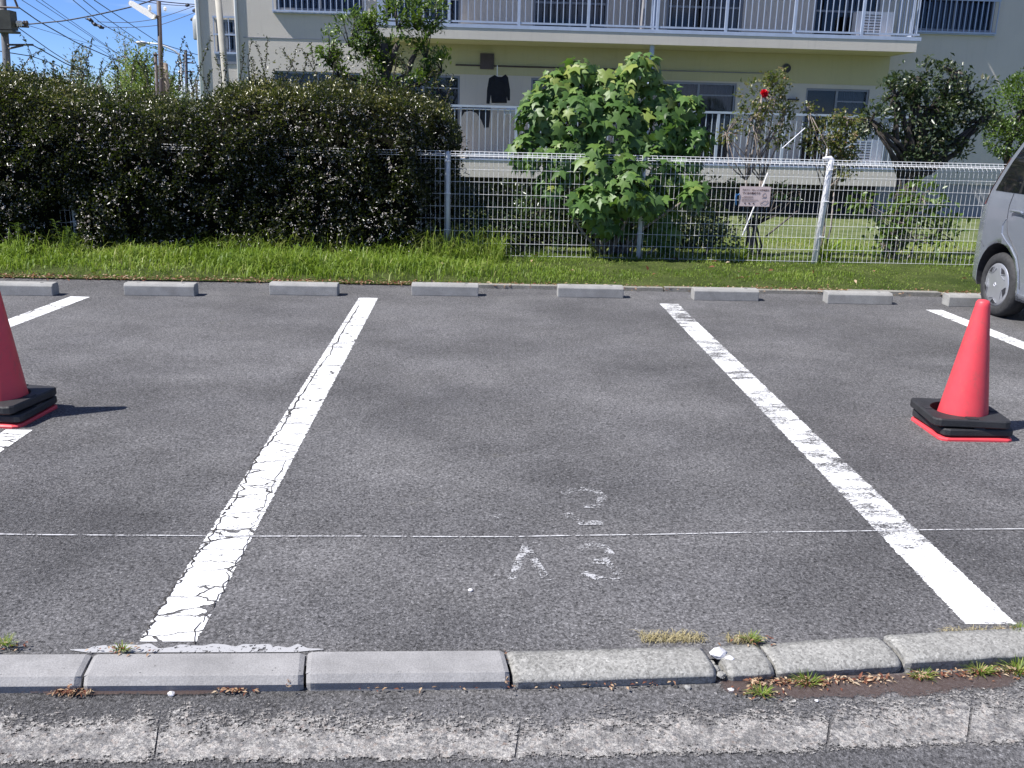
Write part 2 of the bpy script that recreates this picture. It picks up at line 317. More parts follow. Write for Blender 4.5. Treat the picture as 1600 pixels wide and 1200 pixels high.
# verge and lawn behind: one grid that falls away to the building
xs = np.linspace(-40, 40, 81); ys = np.concatenate([np.linspace(8.78, 11, 8), np.linspace(12, 40, 22)])
def lawn_z(y): return float(np.interp(y, [8.7, 8.9, 10.9, 12.5, 19, 60], [.0, .03, .05, -.02, -.29, -.3]))
V = [(x, y, lawn_z(y)+.02*math.sin(x*2.1+y)*(1 if y > 9 else 0)) for y in ys for x in xs]; nx = len(xs)
fc = [(j*nx+i, j*nx+i+1, (j+1)*nx+i+1, (j+1)*nx+i) for j in range(len(ys)-1) for i in range(nx-1)]
lawn = link('lawn', V, fc, [M['verge'], M['lawn']], smooth=True); tag(lawn, kind='structure')
for p in lawn.data.polygons:
    if p.center[1] > 10.9: p.material_index = 1
e = MB()
for i in range(0, 14):
    x0 = i*.9+.012; jz = .035+.01*math.sin(i*3.3); e.box(x0, x0+.88, 8.70+.01*math.sin(i), 8.79, -.05, jz)
tag(e.build('edging_strip', M['edging']), kind='structure')
# gutter slabs of exposed aggregate, each its own sheet
def gutter(name, u0, u1, yt0, yb0, yt1, yb1):
    P0 = np.array(G(u0, yt0, -.03)); P1 = np.array(G(u1, yt1, -.03)); Q0 = np.array(G(u0-14, yb0, -.03)); Q1 = np.array(G(u1-14, yb1, -.03))
    n, mm = 30, 8; V = []; E = []
    for j in range(mm+1):
        for i in range(n+1):
            t = i/n; s_ = j/mm; p = (P0*(1-t)+P1*t)*(1-s_)+(Q0*(1-t)+Q1*t)*s_; V.append((p[0], p[1], -.030))
            E.append(min(1., min(s_*.36+.02, (1-s_)*1.8)*2.6 + .02)*min(1, min(t, 1-t)*40+.75)+.0)
    fc = [(j*(n+1)+i, (j+1)*(n+1)+i, (j+1)*(n+1)+i+1, j*(n+1)+i+1) for j in range(mm) for i in range(n)]
    o = link(name, V, fc, M['gutter']); a = o.data.attributes.new('edge', 'FLOAT', 'POINT'); a.data.foreach_set('value', E); tag(o, kind='structure')
for a in [(-900, -425, 1096, 1202, 1095, 1201), (-420, 252, 1094, 1200, 1092, 1198), (255, 816, 1092, 1198, 1098, 1193), (820, 1302, 1096, 1193, 1076, 1181), (1306, 1522, 1076, 1181, 1058, 1173), (1526, 2050, 1058, 1173, 1020, 1141), (2054, 2600, 1020, 1141, 986, 1108)]: gutter('gutter', *a)

# ---------------------------------------------------------------- painted lines
PM = [paint_mat('worn_paint_heavy', .88, 1., .4), paint_mat('worn_paint_mid', .35, 4.), paint_mat('worn_paint_light', .1, 9.)]
def line(p0, p1, w, m, z=.002):
    p0 = np.array(p0); p1 = np.array(p1); L = np.linalg.norm(p1-p0); d = (p1-p0)/L; n = int(L*12)+1
    V = []; 
    for i in range(n+1):
        for j in range(5): V.append(((j/4-.5)*w, L*i/n, 0))
    fc = [(i*5+j, i*5+j+1, (i+1)*5+j+1, (i+1)*5+j) for i in range(n) for j in range(4)]
    o = link('parking_line', V, fc, m); o.location = (p0[0], p0[1], z); o.rotation_euler = (0, 0, math.atan2(-d[0], d[1])); tag(o, kind='structure'); return o
line((-.895, 2.47), (-.94, 8.10), .19, PM[1]); line((1.66, 2.585), (1.72, 8.07), .18, PM[0])
line((-3.55, 5.0), (-3.36, 7.92), .17, PM[1]); line((4.16, 3.0), (4.09, 8.0), .15, PM[1])
a = G(-45, 722); b = G(30, 672); line(a, b, .13, PM[2])
ch = MB(); 
P = [(-30, 834), (0, 836), (200, 838), (400, 839), (800, 840), (1200, 833), (1400, 830), (1650, 827)]
us = np.linspace(-30, 1650, 260); cv = np.interp(us, [p[0] for p in P], [p[1] for p in P])+.25*np.sin(us*.02)
cp = [G(u, v) for u, v in zip(us, cv)]
V = []
for i, (x, y) in enumerate(cp): w = .0036*(.6+.8*rng.random()); V += [(x, y-w, .0045), (x, y+w, .0045)]
tag(link('chalk_line', V, [(2*i, 2*i+2, 2*i+3, 2*i+1) for i in range(len(cp)-1)], faded_mat('chalk', .605, .50, 120)), kind='structure')
def stroke(name, polys, w, m):
    V = []; fc = []
    for zi, pl in enumerate(polys):
        pts = [np.array(G(u, v)) for u, v in pl]; n0 = len(V)
        for i, p in enumerate(pts):
            d = pts[min(i+1, len(pts)-1)]-pts[max(i-1, 0)]; d /= np.linalg.norm(d); q = np.array([-d[1], d[0]])*w/2
            V += [(*(p-q), .002+.0012*zi), (*(p+q), .002+.0012*zi)]
        fc += [(n0+2*i, n0+2*i+2, n0+2*i+3, n0+2*i+1) for i in range(len(pts)-1)]
    tag(link(name, V, fc, m), kind='structure')
fm = faded_mat('faded_paint', .68, .40, 110); fm2 = faded_mat('faded_paint_worn', .69, .42, 110)
stroke('faded_number', [[(878, 772), (895, 766), (915, 764), (932, 768), (942, 778), (936, 788), (912, 790)], [(912, 791), (938, 792)], [(885, 803), (896, 811), (910, 819), (926, 818), (942, 818)]], .042, fm)
stroke('faded_letter', [[(800, 906), (808, 885), (822, 853)], [(822, 853), (834, 875), (856, 908)], [(806, 874), (836, 875)]], .03, fm2)
stroke('faded_number', [[(908, 862), (915, 853), (930, 851), (945, 855), (953, 865), (945, 875), (925, 878)], [(925, 878), (948, 880), (966, 892), (962, 903), (935, 905), (912, 895)]], .035, fm2)
stroke('faded_mark', [[(772, 808), (784, 800)]], .04, fm2)
# a few long cracks in the asphalt beside the left line
def crack(pl, w, seed, name='crack'):
    r = np.random.default_rng(seed); pts = []
    for (a, b) in zip(pl[:-1], pl[1:]):
        for t in np.linspace(0, 1, 14)[:-1]: pts.append(np.array(G(a[0]+(b[0]-a[0])*t, a[1]+(b[1]-a[1])*t))+r.normal(0, .006, 2))
    V = []
    for i, p in enumerate(pts):
        d = pts[min(i+1, len(pts)-1)]-pts[max(i-1, 0)]; d = d/np.linalg.norm(d); q = np.array([-d[1], d[0]])*w/2*(.35+r.random())
        V += [(*(p-q), .0035), (*(p+q), .0035)]
    tag(link(name, V, [(2*i, 2*i+2, 2*i+3, 2*i+1) for i in range(len(pts)-1)], M['crack']), kind='structure')
M['crack'] = plain('crack_shadow', (.035, .032, .03), .95, .3, 20)
crack([(560, 478), (520, 545), (478, 605), (440, 670), (402, 712), (370, 780), (352, 800)], .008, 1); crack([(352, 800), (325, 845), (300, 880), (268, 925), (240, 965), (225, 1000)], .007, 2)
crack([(300, 1003), (345, 925), (385, 850), (405, 800), (450, 715)], .0035, 3); crack([(356, 825), (340, 842), (300, 862)], .003, 4)

# ---------------------------------------------------------------- kerb stones
def kerb_stone(name, xa, xb, mat, label, rough=0., round_=.0, dz=0.):
    n = 44; rr = np.random.default_rng(int(abs(xa)*1000)+3)
    prof = [(0, -.12), (0, .010), (-.03, .012), (-.06, .012), (-.104, .0115), (-.111, .0095), (-.114, .006), (-.124, -.006), (-.127, -.010), (-.122, -.034), (-.122, -.09)]
    if round_: prof = [(0, -.12), (0, .010), (-.03, .012), (-.06, .012), (-.092, .0115), (-.107, .0085), (-.117, .004), (-.125, -.003), (-.129, -.009), (-.122, -.035), (-.122, -.09)]
    V = []; k = len(prof)
    for i in range(n+1):
        t = i/n; x = xa+(xb-xa)*t; yb = kerb_y(x)
        e = min(t, 1-t)*(xb-xa); chip = max(0, 1-e/.014)
        for j, (dy, z) in enumerate(prof):
            q = np.array([x, yb+dy, z+dz]); 
            nn = (noise3(q*[1, 1, 1], 9)-.5)*.0035*rough+(noise3(q, 45)-.5)*.0022*rough
            if 0 < j < k-1: q[2] += nn-chip*.006; q[1] += nn*.8+(chip*.01 if j > 4 else 0)
            V.append((q[0]-.12*(dy+.06), q[1], q[2]))
    fc = [(i*k+j, i*k+j+1, (i+1)*k+j+1, (i+1)*k+j) for i in range(n) for j in range(k-1)]
    fc += [tuple(range(k))[::-1], tuple(n*k+j for j in range(k))]
    o = link(name, V, fc, mat, None, ((xa+xb)/2, kerb_y((xa+xb)/2)-.08, -.05)); bm = bmesh.new(); bm.from_mesh(o.data); bmesh.ops.recalc_face_normals(bm, faces=bm.faces); bm.to_mesh(o.data); bm.free()
    for p in o.data.polygons: p.use_smooth = p.normal[2] > .2 and bool(round_)
    return tag(o, label, 'kerb stone', 'kerb stones along the front of the lot')
g = 'kerb stones along the front of the lot'
kerb_stone('kerb_stone', -1.69, -1.079, M['kerb_smooth'], 'smooth grey kerb stone cut by the left edge of the photo')
kerb_stone('kerb_stone', -1.071, -.472, M['kerb_smooth'], 'smooth grey kerb stone directly below the end of the left white line')
kerb_stone('kerb_stone', -.464, .104, M['kerb_smooth'], 'pale bluish kerb stone with small pits, cleanest of the row, beside the first rough stone', dz=.004)
kerb_stone('kerb_stone', .114, .700, M['kerb_rough'], 'long rough aggregate kerb stone with a broken front corner at its right end', 1., 1)
kerb_stone('kerb_stone', .735, .874, M['kerb_rough'], 'shortest kerb stone, a rough piece just right of the white rubble chunk', 1.2, 1)
kerb_stone('kerb_stone', .882, 1.268, M['kerb_rough'], 'rough kerb stone with red dry weeds growing along its front foot', 1.2, 1)
kerb_stone('kerb_stone', 1.278, 2.0, M['kerb_rough'], 'rough kerb stone cut by the right edge of the photo, behind green weeds', 1.1, 1, .008)
for xa_, n_, mt_ in ((-1.692, -6, 'kerb_smooth'), (2.012, 9, 'kerb_rough')):     # the kerb carries on outside the photograph
    for i_ in range(abs(n_)):
        a_ = xa_+.61*i_ if n_ > 0 else xa_-.61*(i_+1); o_ = kerb_stone('kerb', a_, a_+.60, M[mt_], None, 1. if n_ > 0 else 0., n_ > 0, 0)
        for key in ('label', 'category', 'group'):
            if key in o_: del o_[key]
        o_['kind'] = 'structure'
def rock(name, c, r, mat, label, cat='stone', seed=1, fl=.6, n=2):
    bm = bmesh.new(); bmesh.ops.create_icosphere(bm, subdivisions=n, radius=1)
    for v in bm.verts:
        p = np.array(v.co); s_ = .6+.8*noise3(p+seed*7.3, 1.3); v.co = (p[0]*r*s_, p[1]*r*.8*s_, p[2]*r*fl*s_)
    me = bpy.data.meshes.new(name); bm.to_mesh(me); bm.free()
    return tag(fin(name, me, mat, None, np.array(c), False), label, cat)
M['chunk'] = plain('white_rubble', (.6, .59, .6), .8, .1, 20, bump=.5)
x, y = G(1122, 1022, .01); rock('rubble_chunk', (x, y, .012), .026, M['chunk'], 'white broken rubble chunk wedged in the gap between rough kerb stones', seed=3)
rock('rubble_chunk', (x+.03, y-.02, .008), .015, M['chunk'], 'small grey-white rubble bit at the right of the white chunk', seed=5)
for i_, (dx_, dy_, r_) in enumerate([(-.012, -.055, .016), (-.004, -.085, .018), (.004, -.115, .014), (-.008, -.02, .015)]): rock('rubble_chunk', (.718+dx_, kerb_y(.718)+dy_, -.012), r_, M['kerb_rough'], ['crumb of concrete in the kerb gap, middle of a column of four', 'largest crumb of concrete in the kerb gap beside the shortest stone', 'frontmost crumb of concrete in the kerb gap', 'rearmost crumb of concrete in the kerb gap under the white chunk'][i_], seed=20+i_)
x, y = G(1075, 1052, -.02); rock('rubble_chunk', (x, y, -.02), .022, M['kerb_rough'], 'crumbled concrete lump at the broken corner of the long rough kerb stone', seed=9)
for (u, v, r_, la) in [(268, 1084, .011, 'small white pebble below the smooth kerb stone at left'), (1074, 1074, .010, 'single tan pebble on the road under the broken kerb corner'), (1142, 1078, .009, 'pale pebble on the road beside the red weeds'), (1276, 1095, .006, 'tiny white pebble on the road below the dry red weeds'), (735, 922, .008, 'white pebble lying on the asphalt above the bluish kerb stone')]:
    z = -.03 if v > 1050 else .004; x, y = G(u, v, z); rock('pebble', (x, y, z), r_, M['chunk'] if 'tan' not in la else M['stop'], la, 'pebble', seed=r_*999)
# mortar smear behind the kerb
M['mortar'] = faded_mat('mortar', .58, .36, 60)
us = np.linspace(110, 505, 70); V = []
for i, u in enumerate(us):
    b = 1017.+(u-110)*-.002; t = b-7*(.15+noise3(np.array([u*.06, 1., 2.]))*1.3)*min(1, (i+1)/5, (70-i)/8)-.5
    k_ = min(1, (i+.2)/5, (69.2-i)/8); V += [(*G(u, b+4*k_), .003), (*G(u, t), .003)]
tag(link('mortar_patch', V, [(2*i, 2*i+2, 2*i+3, 2*i+1) for i in range(69)], M['mortar']), kind='structure')

# ---------------------------------------------------------------- wheel stops
def stop_mesh():
    bm = bmesh.new(); 
    pr = [(.0, 0), (.0, .085), (.018, .105), (.112, .105), (.130, .085), (.13, 0)]; L = .60; n = len(pr)
    V = [bm.verts.new((s_*L/2, y, z)) for s_ in (-1, 1) for y, z in pr]
    for i in range(n): j = (i+1) % n; bm.faces.new((V[i], V[j], V[n+j], V[n+i]))
    bm.faces.new(V[:n][::-1]); bm.faces.new(V[n:]); bmesh.ops.recalc_face_normals(bm, faces=bm.faces)
    bmesh.ops.bevel(bm, geom=list(bm.edges), offset=.006, segments=2, affect='EDGES', profile=.6)
    for v in bm.verts: v.co += Vector((0, 0, (noise3(np.array(v.co), 30)-.5)*.004))
    me = bpy.data.meshes.new('wheel_stop'); bm.to_mesh(me); bm.free(); me.materials.append(M['stop']); return me
sm = stop_mesh()
hm = MB().lathe((0, 0, 0), [(.0001, .0), (.011, .0), (.014, .0012), (.0145, .0)], 12); hole = bpy.data.meshes.new('bolt_hole'); hole.from_pydata(hm.v, [], hm.f); hole.materials.append(M['dark'])
SL = ['wheel stop nearest the left edge of the photo', 'wheel stop second from the left edge', 'wheel stop just left of the left inner white line',
      'wheel stop just right of the left inner white line', 'wheel stop straight below the big star-leaved shrub', 'wheel stop just right of the right inner white line',
      'wheel stop in front of the thick white fence post', 'wheel stop half hidden behind the rear wheel of the silver car']
for i, (ul, ur, v) in enumerate([(-20, 85, 462), (195, 303, 462.5), (421, 527, 461.8), (642, 748, 462.6), (870, 975, 465.4), (1085, 1184, 470), (1295, 1391, 475.5), (1484, 1585, 480)]):
    a = G(ul, v); b = G(ur, v); o = bpy.data.objects.new('wheel_stop', sm); C.objects.link(o); x = (a[0]+b[0])/2
    if i == 0: x = b[0]-.30
    if i == 7: x = a[0]+.3
    o.location = (x, (a[1]+b[1])/2, 0); o.rotation_euler = (0, 0, R([0, .5, -.6, .3, -.4, .8, -.5, 0][i])); tag(o, 'grey concrete '+SL[i], 'wheel stop', 'concrete wheel stops along the grass')
    for hx in (-.19, .19): h_ = bpy.data.objects.new('bolt_hole', hole); C.objects.link(h_); h_.parent = o; h_.location = (hx, .065, .1055)

# ---------------------------------------------------------------- cones
def rsq(h, c, n=64, rot=0):   # square outline with cut corners, polar samples
    out = []
    for i in range(n):
        t = 2*math.pi*i/n; x, y = math.cos(t), math.sin(t); r = h/max(abs(x), abs(y), (abs(x)+abs(y))/(2-c)); out.append((t+rot, r))
    return out
def make_cone(x, y, rot, side):
    lab = {'L': 'red traffic cone at the left edge, cut off by the photo', 'R': 'whole red traffic cone on the right, in front of the silver car'}[side]
    t = empty('traffic_cone', (x, y, 0), lab, 'traffic cone', 'red traffic cones on the lot')
    prof = [(.150, .018), (.136, .026), (.131, .035), (.128, .06)]
    prof += [(.128-(.128-.036)*s_, .06+(.665-.06)*s_) for s_ in np.linspace(.1, 1, 8)]+[(.034, .685), (.026, .697), (.012, .701), (.0005, .702)]
    c = MB().lathe((x, y, 0), prof, 48, (.022, 0, 1)).build('cone_body', M['red'], t, smooth=True)
    b = MB(); o_ = rsq(.192, .12, 64); n = len(o_)
    ring = lambda r_, z: [(x+q*math.cos(a+rot), y+q*math.sin(a+rot), z) for a, q in [(a, q*r_) for a, q in o_]]
    V = ring(1, .0)+ring(1, .009)+ring(.97, .016)+ring(.75, .020)+ring(.1, .020)
    b.add(V, [(i*n+j, i*n+(j+1) % n, (i+1)*n+(j+1) % n, (i+1)*n+j) for i in range(4) for j in range(n)]); b.build('base_plate', M['red'], t, smooth=False)
    for q, (z0, z1, rr, dx, dy) in enumerate([(.024, .062, R(1.5), .004, .006), (.070, .112, R(-5), -.014, .012)]):
        w = empty('cone_weight', (x, y, z0), ('lower' if q == 0 else 'upper')+' black rubber weight ring around the foot of the '+('left' if side == 'L' else 'right')+' red cone', 'cone weight', 'black rubber weights on the cones')
        o2 = rsq(.188 if q == 0 else .195, .10, 64); m_ = MB()
        def rg(fr, z, inner=False, off=0): return [(x+dx+(.142 if inner else qq*fr)*math.cos(a+rot+rr), y+dy+(.142 if inner else qq*fr)*math.sin(a+rot+rr), z) for a, qq in o2]
        V = rg(1, z0, True)+rg(.97, z0)+rg(1, z0+.006)+rg(1, z1-.007)+rg(.975, z1)+rg(1, z1, True)+rg(1, z0, True)
        m_.add(V, [(i*n+j, i*n+(j+1) % n, (i+1)*n+(j+1) % n, (i+1)*n+j) for i in range(6) for j in range(n)])
        m_.build('rubber_ring', M['rubber'], w)
        for s_ in range(4):    # raised joint pads across the ring
            a = rot+rr+s_*math.pi/2+.0; ca, sa = math.cos(a), math.sin(a)
            def P(r_, t_, z): return (x+dx+ca*r_-sa*t_, y+dy+sa*r_+ca*t_, z)
            zz = z1+.005; d = MB()
            d.add([P(.146,-.03,z1-.01), P(.186,-.03,z1-.01), P(.186,.03,z1-.01), P(.146,.03,z1-.01), P(.148,-.027,zz), P(.183,-.027,zz), P(.183,.027,zz), P(.148,.027,zz)], [(0,3,2,1),(4,5,6,7),(0,1,5,4),(1,2,6,5),(2,3,7,6),(3,0,4,7)])
            d.build('joint_pad', M['rubber'], w)
make_cone(-2.405, 4.62, R(-6), 'L'); make_cone(2.575, 4.575, R(-1), 'R')

# ---------------------------------------------------------------- leaf and plant builders
def unit(v): return v/(np.linalg.norm(v, axis=-1, keepdims=True)+1e-9)
def leaves_np(P, D, Nn, L, Wd, fold=.15, var=None):
    """P base points, D tip directions, Nn rough normals; diamond leaf of 4 verts folded on the midrib"""
    D = unit(D); S = unit(np.cross(D, Nn)); Nr = np.cross(S, D); L = L[:, None]; Wd = Wd[:, None]
    a = P; b = P+D*L*.45+S*Wd*.5+Nr*Wd*fold; c = P+D*L-Nr*L*.12; d = P+D*L*.45-S*Wd*.5+Nr*Wd*fold
    n = len(P); V = np.stack([a, b, c, d], 1).reshape(-1, 3); i = np.arange(n)*4
    Fc = np.stack([np.stack([i, i+1, i+2], 1), np.stack([i, i+2, i+3], 1)], 1).reshape(-1, 3)
    return V, Fc, np.repeat(var, 2) if var is not None else None
def rand_dirs(n, r=rng): return unit(r.normal(size=(n, 3)))
def blob_points(ell, n, r, shell=.55):
    """points in a union of ellipsoids, favouring their outer shells; returns points and outward normals"""
    ell = np.array(ell, float); w = (ell[:, 3]*ell[:, 4]+ell[:, 4]*ell[:, 5]+ell[:, 3]*ell[:, 5]); idx = r.choice(len(ell), n, p=w/w.sum())
    d = rand_dirs(n, r); rad = shell+(1.04-shell)*r.random(n)**.6; e = ell[idx]
    return e[:, :3]+d*e[:, 3:6]*rad[:, None], unit(d/e[:, 3:6])
def twig_tubes(mb, base, tips, r0, r1, r, n=5, bend=.12):
    for t in tips:
        b = np.array(base, float); t = np.array(t, float); L = np.linalg.norm(t-b)
        pts = [b]+[b+(t-b)*s_+r.normal(0, bend*L*.3, 3)+np.array([0, 0, bend*L*math.sin(s_*math.pi)]) for s_ in (.33, .66)]+[t]
        mb.tube(pts, [r0, r0*.8, (r0+r1)/2, r1], n)
def shrub(name, base, ell, nleaf, L, Wd, lm, label, cat, seed, bark='bark', r0=.03, ntw=14, trunks=1, droop=.2, up=.3, group=None, spread=.05, shell=.5, clump=None):
    r = np.random.default_rng(seed); t = empty(name, base, label, cat, group)
    if clump:     # leaves gathered at many twig ends, gaps in between
        Cn, Cd = blob_points(ell, clump, r, shell); k = r.integers(0, clump, nleaf)
        P = Cn[k]+r.normal(size=(nleaf, 3))*spread; O = unit(Cd[k]+.8*rand_dirs(nleaf, r))
    else: P, O = blob_points(ell, nleaf, r, shell); O = unit(O+.5*rand_dirs(nleaf, r)); Cn = P[:max(40, ntw)]
    D = unit(O+np.array([0, 0, up-droop])+.6*rand_dirs(nleaf, r)); Nn = unit(O*.6+np.array([0, 0, .8])+.5*rand_dirs(nleaf, r))
    s_ = .6+.7*r.random(nleaf); V, Fc, vv = leaves_np(P, D, Nn, L*s_, Wd*s_, .15, np.clip(r.normal(.45, .22, nleaf)+.25*(noise3(P, 3)-.5), 0, 1))
    link_np('foliage', V, Fc, lm, t, var=vv)
    mb = MB(); ell = np.array(ell)
    for k in range(trunks):
        bx = np.array(base)+np.array([r.normal(0, .05)*(trunks > 1), r.normal(0, .03)*(trunks > 1), -.05])
        hub = np.mean(ell[:, :3], 0)*.55+np.array(base)*.45+np.array([r.normal(0, .12)*(trunks > 1), 0, 0])
        mb.tube([bx, bx*.5+hub*.5+r.normal(0, .03, 3), hub], [r0, r0*.85, r0*.7], 8)
        for e in ell:
            c = e[:3]; mid = (hub+c)/2+r.normal(0, .04, 3); mb.tube([hub, mid, c], [r0*.65, r0*.5, r0*.3], 6)
            tips = Cn[np.argsort(np.linalg.norm(Cn-c, axis=1))[:ntw]]; twig_tubes(mb, c, tips, r0*.28, r0*.08, r, 4)
    mb.build('branches', M[bark], t, smooth=True)
    return t
# ---- hedge
def hedge_top(x):
    px = [-9, -5.4, -4.9, -4.5, -4.1, -3.8, -3.4, -3.05, -2.8, -2.4, -2.0, -1.7, -1.3, -1.0, -.6, -.35, -.2]
    pz = [1.9, 1.88, 1.76, 1.64, 1.58, 1.58, 1.55, 1.57, 1.74, 1.76, 1.74, 1.76, 1.76, 1.72, 1.64, 1.52, 1.25]
    return np.interp(x, px, pz)
def hedge_front(x, z):
    f = np.interp(x, [-9, -.68, -.44, -.2], [10.17, 10.24, 10.58, 10.72]); P = np.stack([x, z, z*0], -1)
    return f-.16*(noise3(P, 1.6)-.5)-.12*(noise3(P+9, 4.5)-.5)+.28*np.clip((z-1.2)/.8, 0, 1)**2+.10*np.clip(.5-z, 0, 1)+.5*np.exp(-((x+4.47)/.10)**2)*np.clip((.62-z)*5, 0, 1)
def build_hedge():
    r = np.random.default_rng(11); t = empty('hedge', (-4.5, 11, .03), 'tall dark clipped hedge with tiny pale flowers behind the left fence', 'hedge')
    # core of twigs, near-black colour stands in for shade inside the hedge
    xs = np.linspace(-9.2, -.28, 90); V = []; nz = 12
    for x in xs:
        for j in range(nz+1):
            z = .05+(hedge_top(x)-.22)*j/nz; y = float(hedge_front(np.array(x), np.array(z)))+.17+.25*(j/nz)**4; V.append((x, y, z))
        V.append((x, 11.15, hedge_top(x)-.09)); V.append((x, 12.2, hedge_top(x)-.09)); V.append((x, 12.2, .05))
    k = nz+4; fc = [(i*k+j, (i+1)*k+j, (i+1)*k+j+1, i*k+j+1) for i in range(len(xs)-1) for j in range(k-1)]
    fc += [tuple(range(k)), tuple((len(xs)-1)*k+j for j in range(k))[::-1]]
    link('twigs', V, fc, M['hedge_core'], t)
    # leaves of the front face, top and right end
    n = 125000; x = r.uniform(-7.2, -.2, n)**1.0; zt = hedge_top(x); z = .06+(zt-.02)*r.random(n)**.92
    dens = noise3(np.stack([x, z, z*0+4], -1), 7); keep = r.random(n) < np.clip((dens-.22)*2.6, .12, 1); x, z, zt = x[keep], z[keep], zt[keep]; n = len(x)
    y = hedge_front(x, z)+r.exponential(.07, n)-.03; P1 = np.stack([x, y, z], -1)
    m_ = 45000; x2 = r.uniform(-8, -.2, m_); y2 = r.uniform(10.5, 12.1, m_); z2 = hedge_top(x2)+.05*r.normal(size=m_)-.05*(y2 < 10.8)+.16*(noise3(np.stack([x2, y2, y2*0], -1), 2.4)-.4)+.12*(noise3(np.stack([x2, y2, y2*0+7], -1), 7)-.4); P2 = np.stack([x2, y2, z2], -1)
    k3 = 6000; P3 = np.stack([-.36+.09*r.normal(size=k3), r.uniform(10.75, 12, k3), r.uniform(.1, 1.35, k3)], -1)
    P4 = np.stack([r.uniform(-2.8, -.3, 3800), r.uniform(10.7, 11.6, 3800), np.zeros(3800)], -1); P4[:, 2] = hedge_top(P4[:, 0])+r.exponential(.11, 3800)*noise3(P4, 4)*1.8
    P3 = np.concatenate([P3, P4]); P = np.concatenate([P1, P2, P3]); n = len(P)
    O = np.concatenate([np.tile([0, -1., .15], (len(P1), 1)), np.tile([0, -.2, 1.], (len(P2), 1)), np.tile([1., -.3, .2], (len(P3), 1))])
    D = unit(O*.7+np.array([0, 0, .2])+.9*rand_dirs(n, r)); Nn = unit(np.array([0, -.5, .8])+.9*rand_dirs(n, r)); s_ = .6+.8*r.random(n)
    hi = np.clip((P[:, 2]-1.2)/.7, 0, 1); vv = np.clip(r.normal(.34, .2, n)+.75*hi*noise3(P, 3), 0, 1)  # upper leaves coloured lighter to stand for sun on the top
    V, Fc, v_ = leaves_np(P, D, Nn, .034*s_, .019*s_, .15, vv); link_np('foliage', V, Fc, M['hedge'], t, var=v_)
    # small pale flowers that also paint in leaf glints: five tiny petals each
    m_ = 3300; xf = r.uniform(-7.2, -.25, m_); zf = .1+(hedge_top(xf)-.15)*r.random(m_)**1.05
    dn = noise3(np.stack([xf, zf, zf*0+9], -1), 2.2); kp = r.random(m_) < np.clip((dn-.2)*1.6, .3, .9); xf, zf = xf[kp], zf[kp]
    yf = hedge_front(xf, zf)-.045+r.exponential(.02, len(xf)); c = np.stack([xf, yf, zf], -1); q = 5; P = np.repeat(c, q, 0); n = len(P)
    P = P+r.normal(size=(n, 3))*.009; D = unit(rand_dirs(n, r)+np.array([-.25, -.25, .5])); Nn = unit(np.array([-.6, -.5, .7])+.5*rand_dirs(n, r)); s_ = .5+.7*r.random(n)
    V, Fc, v_ = leaves_np(P, D, Nn, .018*s_, .013*s_, .1, r.random(n)); link_np('blossom_glints', V, Fc, M['petal'], t, var=v_)
    # long sprigs standing above the top
    for (u, v0, du, hgt) in [(60, 110, -25, 55), (110, 115, 15, 45), (125, 120, 20, 60), (180, 125, -14, 55), (205, 120, 12, 40), (262, 130, 25, 70), (280, 128, 8, 45), (300, 130, 30, 75), (330, 140, -40, 72), (345, 135, -8, 45), (390, 125, 3, 62), (420, 125, -20, 58), (410, 120, 8, 60), (440, 120, 25, 48), (470, 115, -30, 40), (500, 120, -30, 45), (540, 140, -20, 70), (30, 100, 40, 25), (610, 150, 10, 60), (655, 160, 30, 50), (690, 165, 18, 45), (565, 150, 12, 60), (640, 150, -14, 65), (150, 118, 35, 30), (235, 125, -20, 30)]+[(q_, 120+12*math.sin(q_), 22*math.sin(q_*1.7), 26+14*math.sin(q_*2.3)) for q_ in range(15, 700, 24)]:
        SP = []; SD = []; mb = MB(); Y = r.uniform(10.7, 11.3); a = np.array(YP(u, v0+14, Y)); b = np.array(YP(u+du, v0-hgt, Y+.05)); mid = (a+b)/2+np.array([r.normal(0, .03), 0, .05])
        mb.tube([a, mid, b], [.005, .0035, .0018], 4)
        for s_ in np.linspace(.1, 1, 17):
            p = (1-s_)**2*a+2*s_*(1-s_)*mid+s_*s_*b
            for _ in range(3): SP.append(p+r.normal(0, .005, 3)); SD.append(unit(r.normal(size=3)+(b-a)*.9))
        sg_ = mb.build('sprig', M['bark'], t); SP = np.array(SP); SD = np.array(SD); n = len(SP); s_ = .6+.6*r.random(n)
        V, Fc, v_ = leaves_np(SP, SD, rand_dirs(n, r)+np.array([0, 0, 1.]), .034*s_, .017*s_, .12, np.clip(r.normal(.5, .25, n), 0, 1))
        link_np('leaves', V, Fc, M['hedge'], sg_, var=v_)
build_hedge()
